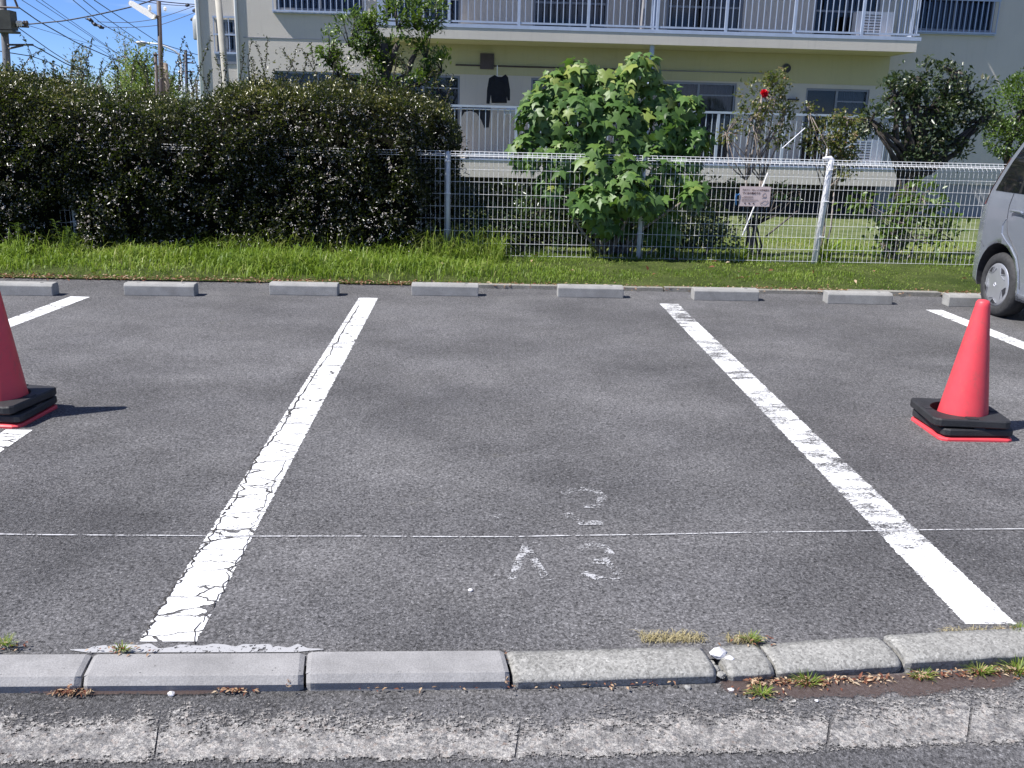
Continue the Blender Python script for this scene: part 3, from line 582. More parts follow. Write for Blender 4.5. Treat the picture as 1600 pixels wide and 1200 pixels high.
# ---- large star-leaved shrub behind the fence
def star_leaf(r, size):
    """palmate leaf with five pointed lobes, petiole at origin, tip along +y, z normal"""
    ang = [-150, -112, -86, -60, -34, -17, 0, 17, 34, 60, 86, 112, 150]; rad = [.38, .66, .44, .88, .50, .55, 1.10, .55, .50, .88, .44, .66, .38]
    pts = [(math.sin(R(a))*q*size, math.cos(R(a))*q*size, -.20*q*q*size-abs(math.sin(R(a)))*.10*size) for a, q in zip(ang, rad)]
    return [(0, -.02*size, 0)]+[(x, y, z+r.normal(0, .02)*size) for x, y, z in pts]
def build_star_shrub():
    r = np.random.default_rng(5); base = (1.62, 11.0, 0); t = empty('large_leaved_shrub', base, 'tall bright green shrub with big star-shaped leaves spilling over the fence', 'shrub')
    ell = []
    for (u, v, q, Y) in [(905, 122, 34, 10.95), (868, 142, 34, 10.95), (1000, 108, 32, 10.9), (958, 148, 42, 10.9), (1030, 158, 34, 10.95), (1070, 168, 28, 10.9), (848, 182, 42, 10.85), (900, 188, 50, 10.8), (962, 205, 55, 10.8), (1022, 208, 46, 10.85), (1078, 222, 34, 10.9), (832, 235, 34, 10.8), (888, 250, 44, 10.75),
                         (945, 268, 50, 10.6), (1008, 262, 44, 10.7), (1066, 270, 34, 10.8), (930, 318, 36, 10.38), (978, 300, 36, 10.38), (1012, 318, 26, 10.4), (950, 350, 22, 10.42), (1085, 302, 18, 10.4), (1030, 345, 34, 10.9), (1055, 300, 30, 10.95), (985, 345, 40, 11.0), (860, 290, 26, 10.75), (1040, 375, 22, 10.9)]:
        p = YP(u, v, Y); ell.append((*p, q/138, q/175, q/150))
    ell = np.array(ell)
    n = 2700; P, O = blob_points(ell, n, r, .5)
    keep = ~((P[:, 2] < .95) & (r.random(n) < .1)); P, O = P[keep], O[keep]
    V = []; Fc = []; vv = []; pt = MB()
    for p, o in zip(P, O):
        if o[1] > .75: continue
        s_ = r.uniform(.06, .165); nrm = unit(o*.7+np.array([-.10, -.30, .42])+r.normal(0, .36, 3)); dn = np.array([o[0]*.5, -.2, -1.1])+r.normal(0, .25, 3)
        d = unit(dn-nrm*np.dot(dn, nrm)); sd = np.cross(d, nrm); L = star_leaf(r, s_); i0 = len(V)
        for x, y, z in L: V.append(p+sd*x+d*y+nrm*z)
        c = float(np.clip(r.normal(.4, .24)+(.25 if p[2] > 1.9 else 0), 0, 1))  # higher leaves coloured lighter, as lit tops
        for j in range(1, 13): Fc.append((i0, i0+j+1, i0+j)); vv.append(c)
        if r.random() < .5: pt.tube([p, p-o*.10+np.array([0, .02, -.03])], [.0022, .003], 3)
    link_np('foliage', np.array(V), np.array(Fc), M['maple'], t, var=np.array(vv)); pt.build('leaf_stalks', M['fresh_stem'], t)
    # stems and twigs inside the crown
    mb = MB()
    for k, (dx, dy) in enumerate([(0, 0), (.10, .05), (-.12, .03), (.2, .0), (-.06, -.1)]):
        b = np.array([base[0]+dx, base[1]+dy, -.03]); 
        for e in ell[k::5]: mb.tube([b, (b+e[:3])/2+r.normal(0, .06, 3), e[:3]], [.022, .017, .008], 6)
    for e in ell: twig_tubes(mb, e[:3], P[np.argsort(np.linalg.norm(P-e[:3], axis=1))[:12]], .006, .002, r, 4)
    mb.build('branches', M['bark_pale'], t, smooth=True)
M['fresh_stem'] = plain('green_stem', (.16, .19, .06), .6, .2)
build_star_shrub()
# ---- other plants, right to left
def pruned_tree():
    base = (-.92, 11.45, 0)
    ell = [(*YP(510, 70, 11.4), .13, .14, .24), (*YP(545, 50, 11.4), .14, .14, .20), (*YP(570, 60, 11.5), .12, .13, .28), (*YP(620, 20, 11.3), .10, .12, .22), (*YP(665, 70, 11.4), .17, .15, .22), (*YP(690, 100, 11.4), .15, .14, .12), (*YP(530, 115, 11.4), .17, .15, .10), (*YP(600, 90, 11.5), .22, .16, .14),
           (*YP(650, 25, 11.4), .10, .12, .18), (*YP(680, 20, 11.4), .09, .12, .20), (*YP(600, 130, 11.3), .28, .2, .12), (*YP(655, 125, 11.3), .14, .15, .10), (*YP(585, 35, 11.4), .10, .1, .16)]
    r = np.random.default_rng(21); t = empty('pruned_tree', base, 'hard-pruned broadleaf tree with knobbly dark limbs rising out of the hedge', 'tree')
    P, O = blob_points(ell, 95, r, .6); k = r.integers(0, 95, 5200); Q = P[k]+r.normal(size=(5200, 3))*.045
    D = unit(O[k]+np.array([0, 0, .4])+.8*rand_dirs(5200, r)); s_ = .6+.7*r.random(5200)
    V, Fc, v_ = leaves_np(Q, D, rand_dirs(5200, r)*.6+np.array([0, -.2, 1.]), .062*s_, .026*s_, .15, np.clip(r.normal(.5, .22, 5200), 0, 1)); link_np('foliage', V, Fc, M['fresh'], t, var=v_)
    mb = MB(); limb = lambda px, rad: mb.tube([np.array(YP(u, v, Y)) for u, v, Y in px], rad, 9)
    mb.tube([(base[0], base[1], -.05), (base[0]+.02, base[1], .7), YP(603, 160, 11.4), YP(603, 110, 11.4)], [.085, .075, .062, .058], 10)
    limb([(603, 125, 11.4), (602, 95, 11.4), (600, 68, 11.4)], [.058, .05, .042]); limb([(604, 118, 11.4), (613, 88, 11.38), (622, 68, 11.35)], [.045, .035, .03])
    limb([(606, 135, 11.4), (636, 118, 11.38), (643, 95, 11.38), (652, 78, 11.4)], [.04, .036, .032, .025]); limb([(600, 140, 11.4), (545, 120, 11.4), (520, 98, 11.4), (514, 80, 11.4)], [.034, .026, .022, .018])
    limb([(650, 80, 11.4), (672, 52, 11.4), (692, 30, 11.4)], [.018, .013, .008]); limb([(618, 145, 11.4), (655, 130, 11.35), (690, 112, 11.35)], [.022, .016, .01])
    for e in ell: twig_tubes(mb, np.array(e[:3])-np.array([0, 0, e[5]*.8]), P[np.argsort(np.linalg.norm(P-np.array(e[:3]), axis=1))[:9]], .008, .003, r, 4)
    mb.build('trunk', M['bark'], t, smooth=True)
pruned_tree()
def yp(u, v, Y, *r_): return (*YP(u, v, Y), *r_)
shrub('rose_bush', (3.35, 11.2, 0), [yp(1190, 150, 11.2, .26, .18, .22), yp(1175, 185, 11.2, .18, .16, .18), yp(1215, 130, 11.2, .15, .14, .12), yp(1205, 215, 11.2, .2, .16, .14), yp(1135, 210, 11.2, .08, .1, .1), yp(1225, 180, 11.2, .14, .14, .14)], 1700, .048, .028, M['rose_leaf'], 'leggy rose bush with one red bloom behind the fence sign', 'bush', 31, 'bark_pale', .016, 9, 4, clump=130, spread=.035)
t = empty('red_rose', YP(1194, 146, 11.0), 'single bright red rose bloom on the leggy bush', 'flower'); p0 = YP(1194, 146, 11.0); r = np.random.default_rng(2)
nn = 60; D = unit(rand_dirs(nn, r)+np.array([0, -.6, .3])); V, Fc, v_ = leaves_np(np.array(p0)+D*.012*r.random((nn, 1)), D, rand_dirs(nn, r), np.full(nn, .045), np.full(nn, .04), .3, r.random(nn)); link_np('petals', V, Fc, M['red_petal'], t)
shrub('low_bush', (4.25, 11.2, 0), [yp(1285, 215, 11.2, .22, .18, .20), yp(1315, 225, 11.2, .20, .18, .22), yp(1320, 260, 11.15, .12, .12, .16), yp(1325, 185, 11.2, .16, .14, .10), yp(1262, 170, 11.2, .06, .08, .06)], 1900, .046, .03, M['rose_leaf'], 'reddish-green bush rising behind the thick white fence post', 'bush', 32, 'bark_pale', .014, 8, 3, clump=150, spread=.035)
M['camellia'] = leaf_mat('grey_green_glossy', [(.018,.032,.016), (.03,.05,.022), (.055,.075,.035), (.16,.15,.10)], .36, .12, .5)
shrub('camellia_tree', (5.25, 11.6, 0), [yp(1450, 170, 11.6, .55, .35, .36), yp(1400, 150, 11.6, .26, .25, .2), yp(1430, 125, 11.6, .28, .25, .22), yp(1510, 150, 11.6, .30, .26, .22), yp(1490, 115, 11.6, .22, .2, .12), yp(1360, 190, 11.5, .24, .2, .14), yp(1530, 190, 11.6, .22, .2, .14), yp(1440, 225, 11.6, .38, .3, .22), yp(1500, 235, 11.6, .16, .16, .14)], 5000, .066, .034, M['camellia'],
      'broad dark camellia-like tree with glossy leaves right of the balcony end', 'tree', 33, 'bark', .05, 12, 5, clump=210, spread=.05, shell=.35)
shrub('round_evergreen', (6.9, 12.4, 0), [yp(1600, 170, 12.2, .50, .40, .40), yp(1580, 215, 12.2, .34, .3, .25), yp(1640, 140, 12.2, .5, .4, .35)], 6500, .045, .026, M['fresh'], 'bright round evergreen at the right edge above the silver car', 'tree', 34, 'bark', .04, 12, 2, shell=.6)
shrub('leafy_shrub', (.55, 10.95, 0), [yp(790, 350, 10.9, .32, .22, .22), yp(850, 320, 10.9, .28, .2, .3), yp(740, 370, 10.9, .2, .2, .14), yp(880, 370, 10.9, .2, .18, .14)], 2600, .045, .024, M['glossy'], 'low straggling shrub behind the mesh left of the big star-leaved shrub', 'shrub', 35, 'bark', .012, 10, 3, clump=170, spread=.05)
shrub('leafy_shrub', (2.75, 11.1, 0), [yp(1100, 350, 11.1, .26, .2, .22), yp(1130, 370, 11.1, .2, .2, .14), yp(1110, 300, 11.1, .18, .16, .14)], 1100, .045, .026, M['glossy'], 'dark low shrub behind the mesh at the right foot of the star-leaved shrub', 'shrub', 36, 'bark', .012, 10, 3, clump=90, spread=.05)
shrub('stemmed_plant', (3.4, 11.2, 0), [yp(1150, 290, 11.2, .1, .1, .1), yp(1215, 300, 11.2, .14, .12, .12), yp(1175, 350, 11.2, .16, .12, .1), yp(1250, 300, 11.2, .1, .1, .12)], 260, .04, .022, M['glossy'], 'bare woody stems with few leaves behind the sign on the fence', 'plant', 37, 'bark', .016, 7, 5, clump=40, spread=.03)
shrub('hydrangea', (5.0, 11.0, 0), [yp(1350, 315, 11, .12, .12, .08), yp(1400, 350, 11, .30, .2, .2), yp(1440, 310, 11, .22, .2, .16), yp(1470, 365, 11, .2, .2, .16), yp(1380, 385, 11, .16, .16, .1)], 700, .085, .055, M['fresh'], 'half-bare hydrangea with broad pale leaves below the camellia-like tree', 'plant', 38, 'bark_pale', .010, 10, 7, clump=120, spread=.06)
M['shaded_leaf'] = leaf_mat('shaded_leaves', [(.010,.018,.008), (.02,.032,.012), (.035,.05,.016), (.06,.075,.02)], .35, .1, .4)  # very dark leaf colour stands in for the shadow behind the mesh
shrub('shade_undergrowth', (1.2, 12.1, 0), [(x_, 12.1+.1*math.sin(x_*5), .33, .42, .42, .42+.06*math.sin(x_*3)) for x_ in np.arange(-.5, 3.1, .42)], 15000, .06, .034, M['shaded_leaf'], 'dense low shrubbery, leaves darkened for shade, behind the mesh and the star-leaved shrub', 'shrubbery', 51, 'bark', .012, 8, 3, shell=.3)
def strap_clump(name, base, n, L, lm, label, seed, w=.012, lean=.6, cat='plant'):
    r = np.random.default_rng(seed); V = []; Fc = []; vv = []
    for k in range(n):
        a = r.uniform(0, 6.28); l = L*r.uniform(.55, 1.1); dr = np.array([math.cos(a), math.sin(a)*.7, 0]); b = np.array(base)+dr*r.uniform(0, .05)*L*3; i0 = len(V); sd = np.array([-dr[1], dr[0], 0])
        ln = lean*r.uniform(.3, 1.3); c = r.random()
        for j in range(6):
            s_ = j/5; p = b+dr*l*ln*s_**1.5+np.array([0, 0, l*(s_-.45*ln*s_*s_*1.2)]); ww = w*(1-s_**2)*.5+.0006; V += [p-sd*ww, p+sd*ww]
        for j in range(5): Fc.append((i0+2*j, i0+2*j+2, i0+2*j+3, i0+2*j+1)); vv.append(c)
    return tag(link_np(name, np.array(V), np.array(Fc), lm, None, base, np.array(vv)), label, cat)
strap_clump('lily_clump', (4.15, 10.85, .05), 60, .42, M['grass'], 'clump of strap leaves at the foot of the thick white fence post', 41, .022, .9)
strap_clump('lily_clump', (3.1, 10.7, .04), 45, .26, M['grass'], 'low clump of broad strap leaves below the fence sign', 42, .024, 1.2)
def leafy_stem(base, h, n, L, label, seed, lm, cat='weed', w=.3, group=None):
    r = np.random.default_rng(seed); t = empty('tall_weed', base, label, cat, group); mb = MB(); P = []; D = []
    for k in range(n):
        tip = np.array(base)+np.array([r.normal(0, h*.16), r.normal(0, h*.1), h*r.uniform(.7, 1.05)]); b = np.array(base)+np.array([r.normal(0, .03), 0, -.01]); mb.tube([b, (b+tip)/2+r.normal(0, .01, 3), tip], [.004, .003, .0015], 4)
        for s_ in np.linspace(.25, 1, 16):
            for _ in range(3): P.append(b+(tip-b)*s_); a = r.uniform(0, 6.28); D.append((math.cos(a), math.sin(a), .45))
    P = np.array(P); n = len(P); V, Fc, v_ = leaves_np(P, np.array(D), np.tile([0, 0, 1.], (n, 1)), L*(.6+.6*r.random(n)), L*w*(.6+.6*r.random(n)), .1, np.clip(r.normal(.4, .2, n), 0, 1))
    link_np('foliage', V, Fc, lm, t, var=v_); mb.build('stems', M['fresh_stem'], t)
for (u, v, h, n, la, lm, L) in [(35, 398, .32, 3, 'leafy weed in the grass at the far left, left of the hidden fence post', 'fresh', .05), (103, 400, .36, 4, 'tallest leafy weed standing in front of the pale left fence post', 'fresh', .055), (118, 398, .24, 3, 'shorter leafy weed just right of the tallest one', 'fresh', .05),
                            (735, 395, .24, 4, 'grey-green rosette weed just right of the middle fence post', 'grey_leaf', .06), (758, 392, .28, 4, 'grey-green rosette weed, tallest of the three by the post', 'grey_leaf', .06), (780, 398, .2, 4, 'grey-green rosette weed, rightmost of three', 'grey_leaf', .06), (925, 405, .18, 5, 'small leafy weed beside the grass in front of the star-leaved shrub', 'fresh', .04)]:
    x, y = G(u, v, .05); leafy_stem((x, y, .04), h, n, L, la, int(u), M[lm], w=.22 if lm == 'fresh' else .35)

# ---- grass of the verge (nobody could count the blades)
def grass(name, n, xr, yr, hfun, dens=None, w=.004, seed=1, m_='grass', lean=.55, zfun=None, vm=.45):
    r = np.random.default_rng(seed); x = r.uniform(*xr, n); y = r.uniform(*yr, n); 
    if dens is not None: kp = r.random(n) < dens(x, y); x, y = x[kp], y[kp]; n = len(x)
    h = hfun(x, y)*(.45+.75*r.random(n)); a = r.uniform(0, 2*np.pi, n); dr = np.stack([np.cos(a), np.sin(a), 0*a], -1); sd = np.stack([-np.sin(a), np.cos(a), 0*a], -1)
    z = np.array([lawn_z(q) for q in y])-.01 if zfun is None else zfun(x, y); B = np.stack([x, y, z], -1); ln = (lean*r.uniform(.2, 1.5, n))[:, None]; H = h[:, None]; U = np.array([0, 0, 1.]); ww = (w*(.6+.8*r.random(n))*np.interp(x, [-8, 0, 1.2], [1, 1, .62]))[:, None]
    p1 = B+U*H*.5+dr*H*ln*.22; p2 = B+U*H*(.9-.25*ln)+dr*H*ln*.6; p3 = B+U*H*(1-.55*ln)+dr*H*ln*1.15
    V = np.stack([B-sd*ww, B+sd*ww, p1-sd*ww*.9, p1+sd*ww*.9, p2-sd*ww*.6, p2+sd*ww*.6, p3], 1).reshape(-1, 3); i = np.arange(n)*7
    T = [(0,1,3),(0,3,2),(2,3,5),(2,5,4),(4,5,6)]; Fc = np.stack([np.stack([i+a_, i+b_, i+c_], 1) for a_, b_, c_ in T], 1).reshape(-1, 3)
    v_ = np.repeat(np.clip(r.normal(vm, .2, n)+.5*(noise3(np.stack([x, y, x*0], -1), 2.)-.5), 0, 1), 5)
    return tag(link_np(name, V, Fc, M[m_], var=v_), kind='stuff')
def hv(x, y):
    left = np.interp(x, [-8, -3.6, -2.2, -.8, .2, .9, 8], [.14, .15, .20, .23, .15, .055, .042]); back = np.interp(y, [8.8, 9.3, 10.4, 10.9], [.45, .8, 1.15, 1.3])
    return left*back*(.35+.8*noise3(np.stack([x, y, x*0], -1), 1.7)+.7*noise3(np.stack([x, y, x*0+3], -1), 5.)**2)
g1 = grass('verge_grass', 62000, (-7, 7.2), (8.83, 10.95), hv, lambda x, y: np.clip(.25+(y-8.83)*1.6, 0, 1)*np.clip(.55+1.2*(noise3(np.stack([x, y, x*0+5], -1), 2.2)-.3), .2, 1), .0048, 3, lean=.85); tag(g1, 'strip of green grass between the wheel stops and the fence', 'grass')
g2 = grass('tall_grass', 4600, (-5.5, .3), (10.1, 10.6), lambda x, y: .34*(.4+1.1*noise3(np.stack([x, y, x*0], -1), 1.5)), lambda x, y: np.clip((noise3(np.stack([x, x*0, x*0+2], -1), 1.3)-.3)*2.4, .04, 1), .0035, 8, 'grass', .8, vm=.55); tag(g2, 'long bending grass stalks leaning against the hedge foot', 'grass')
g3 = grass('lawn_grass', 42000, (-.5, 9.5), (11, 14.5), lambda x, y: .045+0*x, None, .006, 9, 'grass', .6, vm=.68); tag(g3, 'pale mown lawn grass behind the fence', 'grass')
def litter(name, n, sampler, L, label, cat, seed, m_='dry', w=.5):
    r = np.random.default_rng(seed); P = sampler(n, r); D = unit(rand_dirs(n, r)*np.array([1, 1, .25])); Nn = unit(rand_dirs(n, r)*.5+np.array([0, 0, 1.])); s_ = .4+.9*r.random(n)
    V, Fc, v_ = leaves_np(P, D, Nn, L*s_, L*w*s_, .2, r.random(n)); return tag(link_np(name, V, Fc, M[m_], var=v_), label, cat, kind='stuff')
litter('leaf_litter', 2600, lambda n, r: np.stack([r.uniform(-5, 6.5, n), 8.78+r.exponential(.045, n)*np.where(r.random(n) < .5, 1.2, -1)+.02, np.full(n, .022)+.012*r.random(n)], -1), .032, 'dry brown leaf litter along the back edge of the asphalt', 'dead leaves', 3)
litter('fallen_leaves', 40, lambda n, r: np.stack([r.uniform(-1, 6.5, n), r.uniform(9, 10.6, n), np.full(n, .085)], -1), .07, 'larger fallen leaves lying on the short grass', 'dead leaves', 4)
# brown soil washed along the kerb foot on the right
k = N('washed_soil'); a_ = k.n('ShaderNodeAttribute', attribute_name='edge'); e_ = k.math('ADD', k.math('MULTIPLY', a_.outputs['Fac'], .8), k.math('ADD', k.math('MULTIPLY', k.noise(8, 5, .6), .8), k.math('MULTIPLY', k.noise(110, 3, .8), .7)))
M['washed'] = k.fin(k.mix((.085,.062,.058), (.12,.085,.075), k.noise(30, 4)), .95, k.bump(k.noise(180, 3), .5, .004), .1, alpha=k.math('MULTIPLY', k.math('GREATER_THAN', e_, 1.36), .6))
def soil(us_, vt, vb):
    V = []; E = []; n = len(us_)
    for i, u in enumerate(us_):
        for j in range(6): q = j/5; V.append((*G(u, vt[i]*(1-q)+vb[i]*q, -.0285), -.0285)); E.append(min(1, min((1-q)*2.0, 1.0)*min(1, min(i, n-1-i)/6)))
    o = link('soil_stain', V, [(i*6+j, i*6+j+1, (i+1)*6+j+1, (i+1)*6+j) for i in range(n-1) for j in range(5)], M['washed']); a = o.data.attributes.new('edge', 'FLOAT', 'POINT'); a.data.foreach_set('value', E); tag(o, kind='structure')
u_ = np.linspace(1080, 1640, 50); soil(u_, np.interp(u_, [1080, 1640], [1064, 1044]), np.interp(u_, [1080, 1250, 1450, 1640], [1092, 1108, 1108, 1080]))
u_ = np.linspace(-20, 420, 30); soil(u_, np.full(30, 1076.), np.full(30, 1090.))
# ---- weeds and litter at the kerb
def kerb_weed(u, v, z, n, L, label, seed, m_='grass', w=.0025, grp=None):
    x, y = G(u, v, z); r = np.random.default_rng(seed); t = empty('kerb_weed', (x, y, z), label, 'weed'); V = []; Fc = []; vv = []
    for k in range(n):
        a = r.uniform(0, 6.28); l = L*r.uniform(.4, 1.1); dr = np.array([math.cos(a), math.sin(a)*.8, 0]); b = np.array([x, y, z])+dr*r.uniform(0, L*.5); sd = np.array([-dr[1], dr[0], 0]); ln = r.uniform(.3, 1.1); i0 = len(V); c = r.random()
        for j in range(5):
            s_ = j/4; p = b+dr*l*ln*s_+np.array([0, 0, l*(s_*.8-.5*ln*s_*s_)]); ww = w*(1-s_**2)*.5+.0003; V += [p-sd*ww, p+sd*ww]
        for j in range(4): Fc.append((i0+2*j, i0+2*j+2, i0+2*j+3, i0+2*j+1)); vv.append(c)
    link_np('blades', np.array(V), np.array(Fc), M[m_], t, var=np.array(vv))
    n2 = n//2; P = np.array([x, y, z+.004])+r.normal(size=(n2, 3))*np.array([L*.9, L*.35, .002]); V, F2, v_ = leaves_np(P, rand_dirs(n2, r)*np.array([1, 1, .2]), np.tile([0, 0, 1.], (n2, 1)), np.full(n2, .014), np.full(n2, .007), .2, r.random(n2)); link_np('dead_leaves', V, F2, M['dry'], t, var=v_)
for i, a in enumerate([(8, 1008, .01, 60, .05, 'half-dry grass tuft behind the kerb at the left edge'), (190, 1016, .01, 50, .035, 'small grass tuft sprouting from the mortar behind the kerb'), (1173, 1000, .01, 60, .045, 'upright grass tuft behind the shortest kerb stone'),
                       (1262, 1068, -.03, 90, .05, 'green weed at the foot of the kerb, left one of three on the right'), (1440, 1058, -.03, 60, .045, 'green weed at the kerb joint, middle one of three on the right'), (1530, 1052, -.03, 90, .05, 'bushy green weed at the kerb foot near the right edge'), (1592, 1050, -.03, 110, .07, 'tallest dark weed at the kerb foot cut by the right edge'),
                       (1190, 1085, -.03, 70, .045, 'reddish weed sprawling on the road below the rubble chunk'), (365, 1078, -.03, 50, .02, 'tiny weed with red dead leaves under the smooth kerb stone'), (1595, 985, .01, 70, .04, 'green grass tuft behind the kerb at the right edge')]): kerb_weed(*a, seed=60+i)
for (u0, u1, v0, v1, n, la) in [(1000, 1100, 997, 1002, 420, 'strip of dry straw-coloured grass behind the long rough kerb stone'), (1135, 1180, 1000, 1004, 160, 'straw-coloured grass strip behind the shortest kerb stone'), (1470, 1580, 992, 990, 260, 'thin dry grass strip behind the last kerb stone')]:
    def zf(x, y): return np.full(len(x), .0)
    a = G(u0, v0); b = G(u1, v1); o = grass('dry_grass', n, (a[0], b[0]), (min(a[1], b[1])-.012, max(a[1], b[1])+.016), lambda x, y: .024+0*x, None, .0011, u0, 'straw', 1.1, zf, .5); tag(o, la, 'grass')
def band(u0, u1, v0, v1, z, thick):
    a = np.array(G(u0, v0, z)); b = np.array(G(u1, v1, z))
    def f(n, r): t = r.random(n); p = a[None]*(1-t[:, None])+b[None]*t[:, None]; return np.stack([p[:, 0], p[:, 1]-np.abs(r.normal(0, thick, n)), z+.004+.008*r.random(n)], -1)
    return f
litter('leaf_litter', 260, band(1170, 1390, 1066, 1060, -.03, .016), .020, 'reddish dead leaves heaped along the foot of the rough kerb', 'dead leaves', 5, w=.35)
litter('leaf_litter', 150, band(1420, 1600, 1056, 1046, -.03, .014), .018, 'dead leaves at the kerb foot near the right edge', 'dead leaves', 6, w=.35)
litter('leaf_litter', 110, band(85, 145, 1080, 1080, -.03, .010), .022, 'dead twigs and red leaves at the left kerb joint', 'dead leaves', 7, w=.2)
litter('leaf_litter', 70, band(340, 400, 1079, 1079, -.03, .008), .014, 'red dead leaves round the tiny weed under the smooth kerb', 'dead leaves', 8, w=.4)
litter('leaf_litter', 50, band(560, 1060, 1078, 1070, -.03, .008), .014, 'sparse red dead leaves along the middle of the kerb foot', 'dead leaves', 9, w=.5)
for (a, b) in [((125, 1024), (106, 1076)), ((460, 1020), (449, 1074)), ((789, 1016), (792, 1072))]:
    mb_ = 26; f = band(a[0], b[0], a[1], b[1], -.0, .002); litter('joint_debris', 60, lambda n, r, f=f: f(n, r)+np.array([0, 0, -.008]), .009, 'dirt and dead leaves caught in a joint between smooth kerb stones', 'debris', 10+a[0], w=.5)
gr = np.random.default_rng(77); n = 900; x = gr.uniform(-2.6, 3.4, n); y = gr.uniform(1.95, 7.5, n)**1.0; z = np.where(y < np.array([kerb_y(q) for q in x])-.13, -.030, .002); ok = ~((y > np.array([kerb_y(q) for q in x])-.18) & (y < np.array([kerb_y(q) for q in x])+.01))
P = np.stack([x, y, z], -1)[ok]; n = len(P); oct_ = np.array([(1,0,0),(0,1,0),(-1,0,0),(0,-1,0),(0,0,.7)]); s_ = gr.uniform(.0012, .0038, n)
V = (P[:, None]+oct_[None]*s_[:, None, None]*gr.uniform(.6, 1.4, (n, 5, 1))).reshape(-1, 3); i = np.arange(n)*5; Fc = np.stack([np.stack([i+a_, i+b_, i+4], 1) for a_, b_ in [(0,1),(1,2),(2,3),(3,0)]], 1).reshape(-1, 3)
tag(link_np('grit', V, Fc, M['stop']), 'loose pale grit scattered over the asphalt', 'grit', kind='stuff')

# ---------------------------------------------------------------- mesh fence
FY = 10.52; posts = [-8.6, -6.5, -4.45, -2.4, -.325, 1.86, 3.945, 6.05, 8.15]
fen = empty('mesh_fence', (1.8, FY, 0), 'white welded wire mesh fence with a folded top edge along the lawn', 'fence')
FT = 1.205
for i in range(len(posts)-1):
    xa, xb = posts[i]+.03, posts[i+1]-.03; mb = MB(); n = int((xb-xa)/.052); 
    for k in range(n+1):
        x = xa+(xb-xa)*k/n
        mb.tube([(x, FY-.012, .045), (x, FY-.012, FT-.085), (x, FY-.040, FT-.05), (x, FY-.012, FT), (x, FY+.035, FT-.045), (x, FY-.005, FT-.09)], .0016, 4, False)
    for z in [FT-.085, FT-.19]+[FT-.19-.135*j for j in range(1, 8)]: mb.tube([(xa, FY-.016, z), (xb, FY-.016, z)], .0017, 4)
    for (dy, z) in [(-.040, FT-.05), (-.028, FT-.028), (-.012, FT), (.035, FT-.045)]: mb.tube([(xa, FY+dy, z), (xb, FY+dy, z)], .0030, 4)
    mb.build('mesh_panel', M['wire'], fen)
for i, x in enumerate(posts):
    mb = MB(); white = i in (6,); r_ = .037 if white else .025; tx = .012 if white else 0
    if white: mb.tube([(x-.045, FY+.03, -.05), (x+.02, FY+.03, FT-.02), (x+.021, FY+.03, FT+.005), (x+.005, FY+.028, FT+.018), (x-.03, FY+.02, FT+.022), (x-.08, FY+.01, FT+.02)], [r_, r_, r_*.95, r_*.85, r_*.5, r_*.3], 14)
    else: mb.tube([(x, FY+.03, -.05), (x, FY+.03, FT-.03), (x, FY+.03, FT)], [r_, r_, r_*.6], 12)
    p = mb.build('fence_post', M['post'] if white or i > 6 else M['post_grey'], fen, smooth=True)
    if white: p['label'] = 'thick white post with a bent top'
    for z in (.35, .75, 1.1): MB().tube([(x-.035, FY-.014, z), (x+.035, FY-.014, z)], .006, 6).build('clip', M['wire'], p)
# sign board tied to the mesh
sx0, sy0, sz0 = YP(1154, 322, FY-.03); sx1, _, sz1 = YP(1205, 292, FY-.03)
sg = empty('notice_board', ((sx0+sx1)/2, FY-.03, sz0), 'small pale pink notice board with Japanese writing tied to the mesh fence', 'sign')
b = MB().box(sx0, sx1, FY-.030, FY-.024, sz0, sz1).build('board', M['pink_board'], sg)
def text(s_, x, z, size, m_, par, y, name='lettering', bold=.0):
    cu = bpy.data.curves.new('t', 'FONT'); cu.body = s_; cu.size = size; cu.offset = bold; cu.resolution_u = 3; o = bpy.data.objects.new('t', cu); C.objects.link(o); bpy.context.view_layer.update()
    me = bpy.data.meshes.new_from_object(o.evaluated_get(bpy.context.evaluated_depsgraph_get())); bpy.data.objects.remove(o); o0 = ORG[par.name]
    for v in me.vertices: a, b_, c_ = v.co; v.co = (x+a-o0[0], y-o0[1], z+b_-o0[2])
    return fin(name, me, m_, par, o0, False)
w = sx1-sx0; h = sz1-sz0; ty = FY-.0325
text('犬のフン・おしっこの後始末は', sx0+w*.08, sz0+h*.79, w*.062, M['ink'], sg, ty, bold=.0008); text('飼い主の責任です', sx0+w*.09, sz0+h*.62, w*.073, M['ink'], sg, ty, bold=.0010)
d = MB()
for j, (x0, x1, zz) in enumerate([(.14, .45, .47), (.08, .42, .41), (.08, .62, .31), (.08, .52, .25)]):
    x = x0
    while x < x1: d.box(sx0+w*x, sx0+w*(x+.018), ty-.0004, ty, sz0+h*zz, sz0+h*(zz+.028)); x += .026
for x in (.17, .31, .45): d.box(sx0+w*x, sx0+w*(x+.05), ty-.0004, ty, sz0+h*.12, sz0+h*.18)
d.build('small_print', M['ink'], sg)
d = MB()     # outline drawing of a person above a small dog shape
def loop(cx, cz, rx, rz, a0=0, a1=360, r_=.0011): d.tube([(sx0+w*(cx+rx*math.cos(R(t))), ty-.0005, sz0+h*(cz+rz*math.sin(R(t)))) for t in np.linspace(a0, a1, 20)], r_, 4)
loop(.80, .58, .06, .12); loop(.80, .40, .075, .12, 20, 160); loop(.82, .22, .085, .09); loop(.91, .27, .03, .05, -80, 120); loop(.72, .17, .03, .06, 90, 300)
d.build('line_drawing', M['ink'], sg)
mb = MB(); x, _, z = YP(1153, 305, FY-.03); r = np.random.default_rng(8)
for k in range(5): mb.tube([(x+.015, FY-.034, z+.005*k), (x-.03, FY-.045, z+.02-.01*k), (x-.01, FY-.03, z-.03-.02*k)], .0035, 5)
